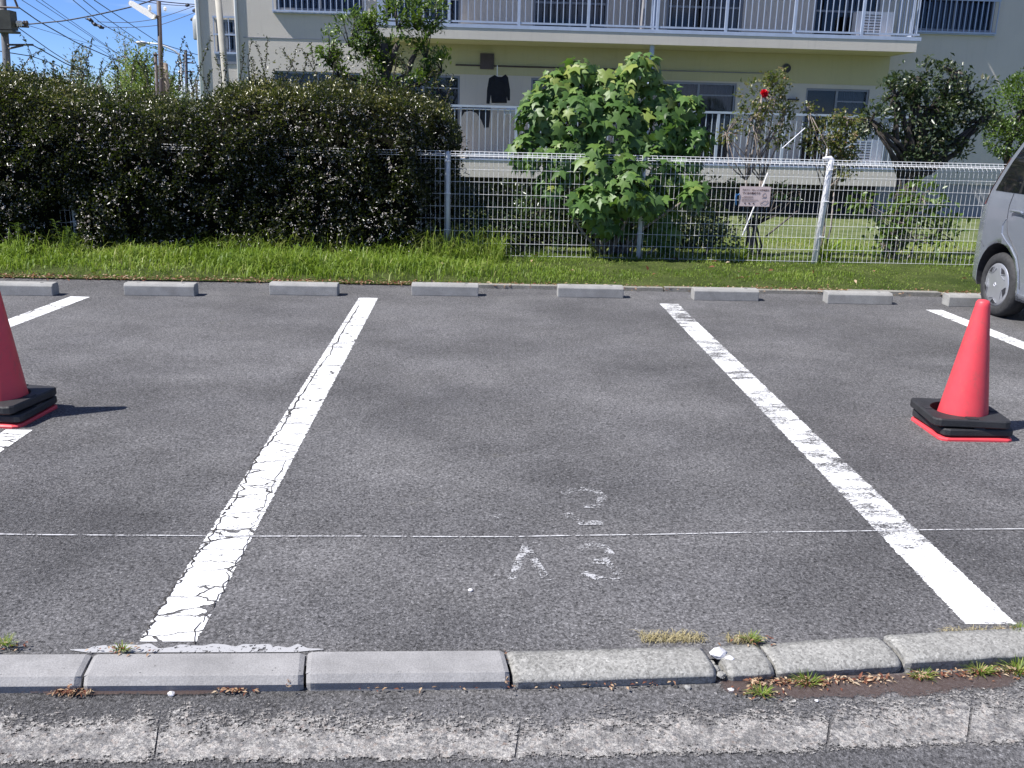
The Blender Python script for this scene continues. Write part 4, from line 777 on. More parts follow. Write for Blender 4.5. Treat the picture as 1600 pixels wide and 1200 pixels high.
tag(mb.build('blue_cord', M['blue'], None, (x, FY-.03, z)), 'blue cord knotted at the left side of the notice board', 'cord')
def stick(name, a, b, r_, m_, label, cat): tag(MB().tube([a, b], r_, 8).build(name, m_, None, tuple(np.array(b))), label, cat)
stick('white_stake', YP(1258, 200, 10.95), YP(1222, 232, 10.95), .006, M['post'], 'short white rod leaning among the bushes above the notice board', 'stake')
stick('white_stake', YP(1200, 270, 10.75), YP(1160, 368, 10.7), .009, M['post'], 'long white stake slanting behind the notice board', 'stake')
stick('brace_rod', YP(1246, 330, 11.1), YP(1196, 370, 11.1), .010, M['iron'], 'thin dark rod slanting behind the mesh right of the notice board', 'stake')

# ---------------------------------------------------------------- apartment building
BY, WY = 20.0, 21.2; bl = empty('apartment_building', (2, 21.2, -.3), 'cream three-storey apartment block with railed balconies behind the fence', 'building')
X0, X1 = -5.92, 17.0
FL = [.78, 3.38, 5.98, 8.58]; TOP = 9.6
# wall with real openings: piers and spandrels between rectangular holes
holes = []      # x0,x1,z0,z1
def W_(u, v): p = YP(u, v, WY); return p[0], p[2]
for f in range(3):
    z = FL[f]
    if f > 0: holes += [(9.50, 11.20, z+.32, z+1.55)]
    holes += [(-4.40, -2.55, z+.75, z+1.72)] if f == 0 else [(-4.30, -2.45, z+.35, z+1.6)]
    holes += [(-2.0, -.40, z+.02, z+1.72), (1.15, 2.75, z+.02, z+1.72), (4.02, 5.68, z+.02, z+1.72), (7.24, 8.66, z+.02, z+1.66)]
holes += [(-5.58, -5.19, 2.86, 3.50), (-5.58, -5.19, 4.1, 4.9)]
xsb = sorted({X0, X1} | {h[0] for h in holes} | {h[1] for h in holes}); wm = MB()
for xa, xb in zip(xsb[:-1], xsb[1:]):
    hs = sorted([(h[2], h[3]) for h in holes if h[0] <= xa+1e-6 and h[1] >= xb-1e-6]); z = .44
    for z0, z1 in hs: wm.box(xa, xb, WY, WY+.18, z, z0); z = z1
    wm.box(xa, xb, WY, WY+.18, z, TOP)
wm.box(X0, X0+.18, WY+.18, 29, .44, TOP); wm.box(X1-.18, X1, WY+.18, 29, .44, TOP); wm.box(X0+.18, X1-.18, 28.8, 29, .44, TOP)
wm.build('wall', M['wall'], bl)
MB().box(X0+.02, 9.1, WY+.03, 28.9, -.45, .44).build('plinth', M['plinth'], bl); MB().box(9.102, X1-.02, WY+.02, 28.9, -.45, .44).build('plinth', M['plinth_pale'], bl)  # plinth below the balconies coloured near black for the shade there
MB().box(X0-.15, X1+.15, WY-.15, 29.2, TOP, TOP+.2).build('roof', M['wall'], bl)
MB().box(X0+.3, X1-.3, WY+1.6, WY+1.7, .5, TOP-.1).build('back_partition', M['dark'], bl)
# window units
def window(x0, x1, z0, z1, door=False, curt=None, bars=False, seed=0):
    r = np.random.default_rng(seed); y = WY+.05; f = MB(); fw = .045; f.box(x0, x1, y-.02, y+.06, z1-fw, z1); f.box(x0, x1, y-.02, y+.06, z0, z0+fw); f.box(x0, x0+fw, y-.02, y+.06, z0+fw, z1-fw); f.box(x1-fw, x1, y-.02, y+.06, z0+fw, z1-fw)
    xm = (x0+x1)/2; f.box(xm-.025, xm+.025, y, y+.05, z0+fw, z1-fw); f.box(xm+.03, x1-fw, y+.005, y+.045, z1-.28, z1-.25)
    if door: f.box(x0+fw, xm-.026, y+.005, y+.045, z0+.62, z0+.66); f.box(xm+.026, x1-fw, y+.005, y+.045, z0+.62, z0+.66)
    w_ = f.build('window_frame', M['frame'], bl)
    MB().box(x0+fw, xm-.025, y+.02, y+.026, z0+fw, z1-fw).box(xm+.025, x1-fw, y+.03, y+.036, z0+fw, z1-fw).build('pane', M['glass_thin'], w_)
    if curt:
        c = MB(); n = 60; V = []; xs_ = np.linspace(x0+fw+(x1-x0)*curt[0], x0+(x1-x0)*curt[1]-fw, n)
        for i, x in enumerate(xs_): yy = y+.16+.018*math.sin(i*1.1+seed)+.008*math.sin(i*2.7); V += [(x, yy, z0+.03), (x, yy, z1-.04)]
        c.add(V, [(2*i, 2*i+2, 2*i+3, 2*i+1) for i in range(n-1)]); c.build('curtain', M[curt[2]], w_)
    if bars:
        g_ = MB(); yb = WY-bars; n = int((x1-x0)/.11)
        for i in range(n+1): x = x0-.04+(x1-x0+.08)*i/n; g_.box(x-.009, x+.009, yb, yb+.018, z0-.03, z1+.03)
        for z in (z0-.05, z0+(z1-z0)*.5, z1+.03): g_.box(x0-.06, x1+.06, yb-.004, yb+.022, z, z+.035)
        for x in (x0-.06, x1+.03): g_.box(x, x+.03, yb+.022, WY, z0-.045, z0-.02); g_.box(x, x+.03, yb+.022, WY, z1, z1+.03)
        g_.box(x0-.06, x1+.06, yb+.023, WY-.001, z0-.072, z0-.055); g_.build('window_grille', M['rail'], w_)
k = N('window_glass'); gl = k.n('ShaderNodeBsdfGlossy'); gl.inputs['Roughness'].default_value = .03; tr = k.n('ShaderNodeBsdfTransparent'); tr.inputs[0].default_value = (.68,.7,.73,1); fr = k.n('ShaderNodeFresnel'); ms = k.n('ShaderNodeMixShader'); k.l(fr.outputs[0], ms.inputs[0]); gl.inputs[0].default_value = (.6,.62,.66,1); k.l(tr.outputs[0], ms.inputs[1]); k.l(gl.outputs[0], ms.inputs[2]); k.l(ms.outputs[0], k.out.inputs[0]); M['glass_thin'] = k.m
CU = {(0, 1): (0, .95, 'curtain'), (0, 2): (.1, 1, 'curtain'), (0, 3): (.52, 1, 'curtain_white'), (0, 4): (.3, 1, 'curtain'), (0, 0): (.5, 1, 'curtain_white')}
for f in range(3):
    z = FL[f]
    window(-4.40 if f == 0 else -4.30, -2.55 if f == 0 else -2.45, z+(.75 if f == 0 else .35), z+(1.72 if f == 0 else 1.6), curt=(.0, 1, 'curtain'), bars=False if f == 0 else .12, seed=f)
    for i, (a, b) in enumerate([(-2.0, -.40), (1.15, 2.75), (4.02, 5.68), (7.24, 8.66)]): window(a, b, z+.02, z+(1.66 if i == 3 else 1.72), True, CU.get((f, i)) or [(.45, 1, 'curtain_white'), (.55, 1, 'curtain'), (.6, 1, 'curtain_white'), (.5, .95, 'curtain')][i], seed=10*f+i)
    if f: window(9.50, 11.20, z+.32, z+1.55, curt=(.2, .8, 'curtain'), bars=.10, seed=30+f)
window(-5.58, -5.19, 2.86, 3.50, curt=(0, 1, 'curtain_white'), bars=.05, seed=40); window(-5.58, -5.19, 4.1, 4.9, seed=41)
MB().box(-5.60, -5.17, WY-.02, WY-.001, 2.60, 2.855).build('grey_panel', M['frame'], bl)
# balconies
BX0, BX1 = -2.05, 9.04
for f in range(4):
    z = FL[f]; s_ = MB(); zb = z-(.36 if f == 0 else .23)
    s_.box(BX0, BX1, BY, WY-.001, zb, z-.012); s_.build('balcony_slab', M['wall'], bl)
    MB().box(BX0-.03, BX1+.07, BY-.012, BY+.10, z-.01, z+(.02 if f == 0 else .06)).build('balcony_ledge', M['rail'], bl)
    if f: MB().box(BX0+.03, BX1-.03, BY+.06, WY-.004, zb-.006, zb-.002).build('soffit', M['soffit'], bl); MB().box(X0+.3 if False else BX0+.02, BX1-.02, WY-.02, WY-.003, zb-.62, zb-.008).build('wall_band', M['bounce_band'], bl)
    if f == 3: continue
    rm = M['rail'] if f else M['rail_low']; rl = MB(); zr = z+.06; zt = z+(1.05 if f == 0 else 1.10); y0 = BY+.02; n = int((BX1-BX0)/.128)
    for i in range(n+1):
        x = BX0+.03+(BX1-BX0-.06)*i/n
        if i % 11: rl.box(x-.008, x+.008, y0-.008, y0+.008, zr+.07, zt-.01)
        else: rl.box(x-.028, x+.028, y0-.028, y0+.028, z+.03, zt-.004)
    rl.box(BX0, BX1+.03, y0-.03, y0+.03, zt, zt+.045); rl.box(BX0, BX1+.03, y0-.018, y0+.018, zr+.03, zr+.065)
    for xx in (BX0+.02, BX1):
        for i in range(1, 9): y = BY+.05+i*.128; rl.box(xx-.008, xx+.008, y-.008, y+.008, zr+.07, zt-.01)
        rl.box(xx-.025, xx+.025, y0+.031, WY-.002, zt+.001, zt+.044); rl.box(xx-.016, xx+.016, y0+.02, WY-.002, zr+.031, zr+.064)
    rl.build('balcony_railing', rm, bl)
    if f == 2: MB().box(BX1-.03, BX1-.001, BY+.05, WY-.003, z+.07, z+2.3).build('added_shade_screen', M['trim'], bl)  # unseen screen, added to cast shade on the right wall
    x, _, _ = YP(1018, 80, BY+.15)
dp = MB()
x = YP(1019, 60, BY+.2)[0]; dp.tube([(x, BY+.14, -.3), (x, BY+.14, 9.5)], .05, 12); dp.build('balcony_drainpipe', M['rail'], bl)
x = YP(369, 40, WY-.06)[0]; MB().tube([(x, WY-.034, -.4), (x, WY-.034, TOP)], .033, 12).build('white_downpipe', M['trim'], bl, smooth=True)
MB().tube([(X0-.03, WY-.03, -.4), (X0-.03, WY-.03, TOP)], .04, 10).build('corner_pipe', M['trim'], bl, smooth=True)
sm_ = MB().box(X0+.9, BX0-.01, WY-.012, WY-.001, 3.15, 3.165); sm_.build('wall_seam', M['frame'], bl)
a = W_(750, 108); b = W_(772, 84); vt = MB().box(a[0], b[0], WY-.06, WY-.001, a[1], b[1]); 
vt.build('wall_vent', M['iron'], bl); z = W_(800, 104)[1]; MB().tube([(W_(712, 100)[0], WY-.04, z), (3.0, WY-.04, z)], .017, 8).build('wall_conduit', M['iron'], bl)
x0 = W_(1035, 120)[0]; MB().tube([(x0-.3, WY-.04, 2.72), (6.5, WY-.04, 2.72)], .012, 6).build('wall_conduit', M['frame'], bl)
x, z = W_(1228, 107); lp = MB().lathe((x, WY-.001, z), [(.001, .05), (.085, .05), (.10, .04), (.115, .0)], 20, (0,-1,0)).build('wall_vent_hood', M['frame'], bl); MB().lathe((x, WY-.052, z), [(.001, .0), (.075, .0), (.078, .006), (.092, .006)], 20, (0,-1,0)).build('vent_grille', M['dark'], lp)
x, z = W_(1240, 156); MB().box(x-.14, x+.08, WY-.14, WY-.001, z-.01, z+.02).build('small_awning', M['dark'], bl)
# partition boards between flats
for f in range(3):
    for x in (3.35,): MB().box(x, x+.03, BY+.2, WY-.003, FL[f]+.06, FL[f]+1.9).build('partition_board', M['curtain_white'], bl)
# air-conditioner units and balcony clutter
def ac(x, y, z, label):
    t = empty('air_conditioner', (x, y, z), label, 'air conditioner', 'outdoor units on the balconies'); MB().box(x-.38, x+.38, y-.14, y+.14, z+.04, z+.60).build('casing', M['trim'], t)
    g_ = MB()
    for i in range(9): g_.box(x+.381, x+.386, y-.12, y+.12, z+.08+i*.055, z+.10+i*.055)
    for i in range(9): g_.box(x-.3, x+.12, y-.146, y-.141, z+.08+i*.055, z+.095+i*.055)
    g_.build('louvre', M['dark'], t); g_ = MB(); g_.box(x-.3, x-.22, y-.14, y+.14, z, z+.039); g_.box(x+.22, x+.3, y-.14, y+.14, z, z+.039); g_.build('foot', M['frame'], t)
ac(8.35, 20.75, 3.38, 'white air conditioner outdoor unit at the right end of the upper balcony'); ac(8.45, 20.7, .78, 'white air conditioner outdoor unit at the right end of the lower balcony')
t = empty('plastic_stool', (7.75, 20.6, .78), 'white plastic chair on the right part of the lower balcony', 'chair'); z = .78
for dx in (-.18, .18):
    for dy in (-.18, .18): MB().tube([(7.75+dx*1.15, 20.6+dy*1.15, z), (7.75+dx, 20.6+dy, z+.42)], .02, 6).build('leg', M['trim'], t)
MB().box(7.54, 7.96, 20.4, 20.8, z+.42, z+.45).build('seat', M['trim'], t); MB().box(7.56, 7.94, 20.78, 20.81, z+.451, z+.85).build('backrest', M['trim'], t)
# laundry on the lower balcony
lx0, _, lz0 = YP(745, 170, 20.35); 
pole = tag(MB().tube([(-1.9, 20.35, 1.80), (3.2, 20.35, 1.80)], .014, 8).build('laundry_pole', M['trim'], None, (0, 20.35, 1.8)), 'laundry pole across the lower balcony carrying the washing', 'pole')
def cloth(name, poly, Y, m_, label, cat, th=.03, seed=0):
    r = np.random.default_rng(seed); pts = [YP(u, v, Y) for u, v in poly]; bm = bmesh.new(); fr = [bm.verts.new((p[0], Y+.02*math.sin(i*1.7+seed), p[2])) for i, p in enumerate(pts)]; f = bm.faces.new(fr)
    e = bmesh.ops.extrude_face_region(bm, geom=[f]); 
    for v in [g_ for g_ in e['geom'] if isinstance(g_, bmesh.types.BMVert)]: v.co.y += th
    bmesh.ops.triangulate(bm, faces=bm.faces); bmesh.ops.subdivide_edges(bm, edges=bm.edges, cuts=2); 
    for v in bm.verts: v.co.y += .02*math.sin(v.co.x*38+seed)
    bmesh.ops.recalc_face_normals(bm, faces=bm.faces)
    me = bpy.data.meshes.new(name); c = np.mean(pts, 0); bmesh.ops.translate(bm, verts=bm.verts, vec=-Vector(tuple(c))); bm.to_mesh(me); bm.free(); return tag(fin(name, me, m_, None, c, True), label, cat)
cloth('hanging_shirt', [(764, 122), (773, 117), (778, 120), (784, 120), (790, 116), (794, 121), (797, 140), (797, 157), (793, 157), (792, 150), (792, 161), (768, 161), (767, 148), (765, 162), (760, 162), (761, 140)], 20.35, M['cloth_black'], 'black long-sleeved top on a hanger above the lower railing', 'clothing', seed=1)
stick('clothes_hanger', YP(777, 119, 20.36), YP(777, 102, 20.36), .008, M['trim'], 'thin hanger holding the black top', 'hanger')
cloth('hanging_trousers', [(722, 165), (767, 165), (766, 180), (764, 199), (757, 200), (752, 188), (745, 177), (735, 173), (726, 175), (721, 183)], 20.4, M['cloth_dark'], 'dark trousers hanging behind the lower railing under the black top', 'clothing', seed=2)
cloth('hanging_towel', [(793, 166), (830, 166), (826, 184), (818, 188), (806, 186), (797, 178), (791, 180), (788, 199), (786, 196), (788, 178)], 20.38, M['cloth_white'], 'white garment hanging behind the lower railing beside the star-leaved shrub', 'clothing', seed=3)

# ---------------------------------------------------------------- silver car (side facing the lot), rear to the fence
def build_car():
    XL = 4.455; XC = XL+.84; yr = 8.36; cx = XC; t = empty('parked_car', (XC, 6.4, 0), 'silver compact hatchback parked tail-first at the right edge', 'car')
    L = 3.9; y0 = yr-L
    top = [(y0, .55), (y0+.04, .68), (y0+.15, .80), (y0+.5, .93), (y0+.85, 1.0), (y0+1.1, 1.14), (y0+1.45, 1.36), (y0+1.75, 1.52), (y0+2.2, 1.61), (y0+2.8, 1.625), (y0+3.15, 1.615), (7.74, 1.59), (7.84, 1.54), (7.93, 1.42), (8.02, 1.28), (8.12, 1.11), (8.20, .97), (8.235, .86), (8.255, .74), (8.30, .70), (8.345, .62), (8.36, .50)]
    bot = [(y0, .30), (y0+.1, .22), (y0+.4, .18), (8.0, .20), (8.25, .26), (8.345, .33), (8.36, .40)]
    wid = [(y0, .48), (y0+.04, .60), (y0+.12, .70), (y0+.3, .79), (y0+.7, .835), (y0+1.5, .84), (7.6, .84), (7.9, .825), (8.1, .82), (8.24, .785), (8.31, .735), (8.345, .66), (8.36, .56)]
    ip = lambda T, y: float(np.interp(y, [a for a, b in T], [b for a, b in T]))
    def side(y, z):     # half width at height z
        s_ = float(np.interp(z, [.18, .26, .40, .62, .80, .93, 1.05, 1.30, 1.50, 1.60], [.955, .985, .995, 1.0, .998, .992, .975, .935, .885, .85])); w_ = ip(wid, y)*s_
        zt = ip(top, y); r_ = .10
        if z > zt-r_: q = min(1, (z-(zt-r_))/r_); w_ -= .12*(1-math.sqrt(max(0, 1-q*q)))
        return w_
    ys = np.unique(np.concatenate([np.linspace(y0, y0+.3, 8), np.linspace(y0+.3, 7.6, 44), np.linspace(7.6, 8.2, 26), np.linspace(8.2, 8.36, 16)])); nz = 30; V = []
    for y in ys:
        zb, zt = ip(bot, y), ip(top, y); hs = []
        for j in range(nz+1): 
            u = j/nz; z = zb+(zt-zb)*(math.sin(u*math.pi/2)**.8 if False else u**.9 if u < .001 else 1-(1-u)**1.4); hs.append((side(y, z), z))
        ring = [(0, zb)]+hs+[(hs[-1][0]*.66, zt+.012), (hs[-1][0]*.33, zt+.018), (0, zt+.02)]
        full = [(cx-a, y, b) for a, b in ring]+[(cx+a, y, b) for a, b in ring[-2:0:-1]]; V += full
    k = len(full); n = len(ys); fc = [(i*k+j, i*k+(j+1) % k, (i+1)*k+(j+1) % k, (i+1)*k+j) for i in range(n-1) for j in range(k)]+[tuple(range(k))[::-1], tuple((n-1)*k+j for j in range(k))]
    body = link('body', V, fc, [M['silver'], M['dark']], t, smooth=True); bm = bmesh.new(); bm.from_mesh(body.data); bmesh.ops.recalc_face_normals(bm, faces=bm.faces); bm.to_mesh(body.data); bm.free()
    WR = (7.775, .275); WF = (7.775-2.45, .275); cuts = []
    for (wy, wz) in (WR, WF):
        for sgn in (-1, 1):
            c = MB(); xe = cx+sgn*.95; xi = cx+sgn*.56; n_ = 40
            pts = [(wy+.335*math.cos(2*math.pi*i/n_), wz+.02+.335*math.sin(2*math.pi*i/n_)) for i in range(n_)]; VV = [(min(xe, xi), a, b) for a, b in pts]+[(max(xe, xi), a, b) for a, b in pts]
            c.add(VV, [tuple(range(n_)), tuple(range(n_, 2*n_))[::-1]]+[(i, n_+i, n_+(i+1) % n_, (i+1) % n_) for i in range(n_)]); o = c.build('cutter', [M['silver'], M['dark']], t)
            bm = bmesh.new(); bm.from_mesh(o.data); bmesh.ops.recalc_face_normals(bm, faces=bm.faces)
            for f in bm.faces: f.material_index = 1
            bm.to_mesh(o.data); bm.free()
            md = body.modifiers.new('b', 'BOOLEAN'); md.operation = 'DIFFERENCE'; md.object = o; md.solver = 'EXACT'; cuts.append(o)
    bpy.context.view_layer.update(); me = bpy.data.meshes.new_from_object(body.evaluated_get(bpy.context.evaluated_depsgraph_get())); body.modifiers.clear(); body.data = me
    for o in cuts: bpy.data.objects.remove(o)
    for p in me.polygons: p.use_smooth = p.material_index == 0
    def patch(name, yl, yh, zl, zh, m_, par, off=.004, n_=14, both=True, k_=8):   # grid on the side surface; yl(z),yh(z) rear/front limits
        for sgn in ((-1, 1) if both else (-1,)):
            V = []
            for j in range(k_+1):
                for i in range(n_+1):
                    s_ = i/n_; q = j/k_; ya = yl(q); yb = yh(q); y = ya+(yb-ya)*s_; z = zl(y)+(zh(y)-zl(y))*q; V.append((cx+sgn*(side(y, z)+off), y, z))
            fc = [(j*(n_+1)+i, j*(n_+1)+i+1, (j+1)*(n_+1)+i+1, (j+1)*(n_+1)+i) for j in range(k_) for i in range(n_)]; link(name, V, fc, m_, par, smooth=True)
    belt = lambda y: 1.055+.0*(y); roofl = lambda y: min(1.475, ip(top, y)-.085)
    patch('quarter_window', lambda q: 8.025-.20*q-.06*q*q, lambda q: 7.30, belt, lambda y: 1.465, M['car_glass'], t)
    patch('rear_side_window', lambda q: 7.27, lambda q: 6.52, belt, lambda y: 1.475, M['car_glass'], t); patch('front_side_window', lambda q: 6.45, lambda q: 5.74+.16*q, belt, lambda y: min(1.475, ip(top, y)-.085), M['car_glass'], t)
    def seam(pts, r_=.0035, m_='dark', name='panel_seam', off=.001):
        mb = MB()
        mb.tube([(cx-side(y, z)-off, y, z) for y, z in pts], r_, 5); mb.build(name, M[m_], t)
    seam([(7.72, 1.05), (7.74, .95), (7.73, .84), (7.68, .72), (7.58, .65), (7.48, .57), (7.42, .46), (7.385, .30)]); seam([(6.48, 1.05), (6.48, .25)]); seam([(5.6, 1.05), (5.58, .25)])
    seam([(7.74, .84), (7.785, .78), (7.775, .71), (7.70, .665), (7.60, .62), (7.50, .54), (7.44, .44), (7.41, .34), (7.40, .26)], .005, 'silver', 'crease_line', .002)
    seam([(8.27, .60), (8.1, .61), (8.04, .57)], .003)
    for sgn in (-1,):
        mb = MB(); y_ = 7.47; pts = [(7.66, .905), (7.64, .915), (7.50, .915), (7.47, .905)]; mb.tube([(cx-side(y, z)-.022, y, z) for y, z in pts], .010, 8); mb.build('door_handle', M['silver'], t)
    # tail lamps up the rear pillars
    for sgn in (-1, 1):
        V = []; n_ = 16; 
        for i in range(n_+1):
            z = .93+.40*i/n_
            yb = float(np.interp(z, [.9, .97, 1.11, 1.26, 1.39], [8.225, 8.20, 8.12, 8.02, 7.92]))
            for j in range(5): y = yb-.012-.045*j/4*(1-.5*i/n_); V.append((cx+sgn*(side(y, z)+.006-.02*(4-j)/4*0), y, z))
        link('tail_lamp', V, [(i*5+j, i*5+j+1, (i+1)*5+j+1, (i+1)*5+j) for i in range(n_) for j in range(4)], M['tail_red'], t, smooth=True)
    # rear window and spoiler
    V = []
    for i in range(9):
        z = 1.06+.36*i/8; y = float(np.interp(z, [.97, 1.11, 1.26, 1.39, 1.5], [8.20, 8.12, 8.02, 7.92, 7.82]))+.012
        for j in range(9): V.append((cx+(j/8-.5)*2*(side(y-.05, z)-.14), y, z))
    link('rear_window', V, [(i*9+j, i*9+j+1, (i+1)*9+j+1, (i+1)*9+j) for i in range(8) for j in range(8)], M['car_glass'], t, smooth=True)
    sp = MB(); V = []
    for j in range(13):
        x = cx+(j/12-.5)*1.22; dz = -.02*abs(j/12-.5)*2; V += [(x, 7.55, 1.63+dz), (x, 7.88, 1.62+dz), (x, 7.95, 1.60+dz), (x, 7.92, 1.575+dz), (x, 7.78, 1.57+dz)]
    sp.add(V, [(j*5+i, j*5+(i+1) % 5, (j+1)*5+(i+1) % 5, (j+1)*5+i) for j in range(12) for i in range(5)]+[(0,1,2,3,4), (60,61,62,63,64)]); sp.build('spoiler', M['silver'], t)
    # windscreen, bonnet end
    V = []; q_ = 20
    for i in range(q_+1):
        y = y0+1.14+.52*i/q_; z = ip(top, y)+.020
        for j in range(q_+1): f_ = abs(j/q_-.5)*2; V.append((cx+(j/q_-.5)*2*(side(y, z-.12)-.20), y, z+.012-.012*f_*f_))
    link('windscreen', V, [(i*(q_+1)+j, i*(q_+1)+j+1, (i+1)*(q_+1)+j+1, (i+1)*(q_+1)+j) for i in range(q_) for j in range(q_)], M['car_glass'], t, smooth=True)
    for sgn in (-1, 1):
        V = [(cx+sgn*(side(y, z)+.005), y, z) for y, z in [(y0+.10, .62), (y0+.38, .66), (y0+.45, .78), (y0+.16, .72)]]; link('headlamp', V, [(0, 1, 2, 3)], M['car_glass'], t)
        mb = MB(); xm = cx+sgn*.93; mb.lathe((xm, 5.72, 1.08), [(.001, .05), (.06, .045), (.085, .02), (.085, -.01), (.07, -.03), (.001, -.035)], 14, (0, -1, .1)); mb.build('wing_mirror', M['silver'], t, smooth=True)
    # wheels
    for (wy, wz) in (WR, WF):
        for sgn in (-1, 1):
            xo = cx+sgn*.805; ax = (sgn, 0, 0); rt = .276
            ty = MB().lathe((xo, wy, wz), [(.172, -.15), (.235, -.165), (.264, -.15), (.274, -.12), (.276, -.08), (.276, -.04), (.268, -.010), (.245, .004), (.21, .006), (.190, .000), (.186, -.012)], 48, ax).build('tyre', M['tyre'], t, smooth=True)
            hub = MB().lathe((xo, wy, wz), [(.001, .012), (.03, .012), (.05, .010), (.10, .010), (.15, .006), (.172, .001), (.182, -.003), (.189, -.012), (.189, -.03)], 48, ax).build('hubcap', M['hub'], ty, smooth=True)
            dk = MB(); fx = MB()
            for q in range(5):
                a = 2*math.pi*(q/5)+R(52); 
                def P(r_, dth, o): aa = a+dth; return (xo+sgn*o, wy+r_*math.cos(aa)*(1), wz+r_*math.sin(aa))
                dk.add([P(.118, 0, .0125), P(.160, -.30, .0085), P(.166, 0, .0075), P(.160, .30, .0085)], [(0,1,2,3)])
                b1, b2, b3, b4 = P(.160, -.30, .010), P(.118, 0, .014), P(.160, .30, .010), P(.160, .96, .010); fx.tube([b1, b2, b3], .0028, 5); 
                fx.tube([P(.110, .08, .0125), P(.142, .55, .0125)], .003, 5)
            dk.build('hubcap_slot', M['dark'], ty); fx.build('hubcap_rib', M['hub'], ty)
            em = MB(); 
            for q in range(2): em.tube([(xo+sgn*.0135, wy+(.012+.006*q)*math.cos(v), wz+(.016-.007*q)*math.sin(v)) for v in np.linspace(0, 2*math.pi, 17)], .0018, 4)
            em.build('emblem', M['hub_mark'], ty)
M['silver'] = None
k = N('silver_paint'); k.fin(k.mix((.32,.35,.41), (.36,.39,.45), k.noise(300, 2)), .27, None, .5, .6); k.p.inputs['Coat Weight'].default_value = .8; k.p.inputs['Coat Roughness'].default_value = .05; M['silver'] = k.m
k = N('car_glass'); M['car_glass'] = k.fin((.006,.007,.009), .04, None, .6); M['tail_red'] = plain('tail_lamp_red', (.5, .02, .03), .15, .1); M['tyre'] = plain('tyre_rubber', (.03, .03, .032), .75, .3, 30, bump=.3); M['hub'] = plain('hubcap_silver', (.42, .43, .46), .35, .05, metal=.6); M['hub_mark'] = plain('hub_emblem', (.75, .75, .78), .3, .05, metal=.5)
build_car()

# ---------------------------------------------------------------- far left: poles, lamps, wires, trees
def far_tree(name, u, vtop, Y, wpx, label, cat, lm, seed, n=5200, L=.16, ht=None, grp=None):
    x, y, zt = YP(u, vtop, Y); s_ = Y/F; w_ = wpx*s_; r = np.random.default_rng(seed); ell = []
    for k in range(11): q = k/10; zz = .6+(zt-.9)*q; ell.append((x+r.normal(0, w_*.12), y+r.normal(0, w_*.2), zz, w_*(.62-.46*q)+.1, w_*(.6-.42*q)+.1, (zt)*.12))
    return shrub(name, (x, y, -.3), ell, n, L, L*.35, lm, label, cat, seed, 'bark_pale', .07, 8, 1, clump=n//9, spread=L*1.1, shell=.3, group=grp, up=.5)
far_tree('bamboo_clump', 222, 78, 30, 80, 'tall pointed bamboo-like tree with yellow-green leaves beside the lamp pole', 'tree', M['bamboo'], 71, 9500, .13)
far_tree('bamboo_clump', 188, 92, 33, 60, 'paler bamboo-like tree to the left behind the tallest one', 'tree', M['bamboo'], 72, 4500, .13)
far_tree('slim_tree', 123, 82, 42, 24, 'slim pale greyish tree top at a distance left of the bamboo', 'tree', M['far_leaf'], 73, 3000, .16)
far_tree('slim_tree', 190, 62, 60, 30, 'thin hazy tree top rising behind the bamboo', 'tree', M['far_leaf'], 74, 1500, .22)
far_tree('slim_tree', 268, 110, 32, 34, 'bushy tree between the lamp pole and the building', 'tree', M['bamboo'], 75, 2600, .12)
far_tree('slim_tree', 300, 112, 36, 40, 'bushy tree beside the corner of the building', 'tree', M['far_leaf'], 76, 2600, .12)
far_tree('dark_tree', 20, 98, 24, 120, 'dark bushy tree behind the far left end of the hedge', 'tree', M['glossy'], 77, 6500, .10)
far_tree('dark_tree', 85, 112, 26, 110, 'dark bushy tree behind the hedge right of the far left one', 'tree', M['fresh'], 78, 5500, .10)
far_tree('dark_tree', 150, 118, 28, 90, 'mid green tree behind the hedge left of the bamboo', 'tree', M['fresh'], 79, 4500, .10)
def pole(name, u0, v0, u1, v1, Y, r0, m_, label, cat='pole'):
    a = np.array(YP(u0, v0, Y)); b = np.array(YP(u1, v1, Y)); d = (b-a)/(b[2]-a[2]); base = a-d*(a[2]+.35); top = b; t = empty(name, tuple(base), label, cat)
    MB().tube([base, (base+top)/2, top], [r0*1.15, r0*1.05, r0*.9], 12).build('pole', m_, t, smooth=True); return t
t = pole('street_lamp', 252, 120, 248, 2, 26, .062, M['iron'], 'street lamp with brown pole and long white tube lamp pointing up left', 'street lamp')
a = np.array(YP(243, 27, 25.9)); b = np.array(YP(203, 3, 25.9)); mb = MB(); d = unit(b-a); q = np.array([d[2], 0, -d[0]])
V = []
for s_, w_ in [(0, .05), (.06, .085), (.5, .085), (.94, .07), (1, .04)]:
    p = a+(b-a)*s_; V += [p-q*w_+np.array([0, -.09, 0]), p+q*w_*.75+np.array([0, -.06, 0]), p+q*w_*.75+np.array([0, .06, 0]), p-q*w_+np.array([0, .09, 0])]
mb.add(V, [(i*4+j, i*4+(j+1) % 4, (i+1)*4+(j+1) % 4, (i+1)*4+j) for i in range(4) for j in range(4)]+[(0,1,2,3), (16,17,18,19)]); mb.build('lamp_head', M['lamp_white'], t)
MB().tube([YP(250, 26, 26), YP(242, 26, 25.9)], .035, 8).build('lamp_arm', M['iron'], t); MB().lathe(YP(234, 13, 25.85), [(.04, -.05), (.045, .03), (.03, .07), (.001, .08)], 10).build('photocell', M['lamp_white'], t)
MB().lathe(YP(258, 14, 26), [(.001, .06), (.04, .03), (.04, -.03), (.001, -.06)], 10).build('insulator', M['lamp_white'], t)
t = pole('street_light', 285, 140, 282, 96, 45, .06, M['post_grey'], 'distant street light with a long curved arm and flat white head', 'street lamp')
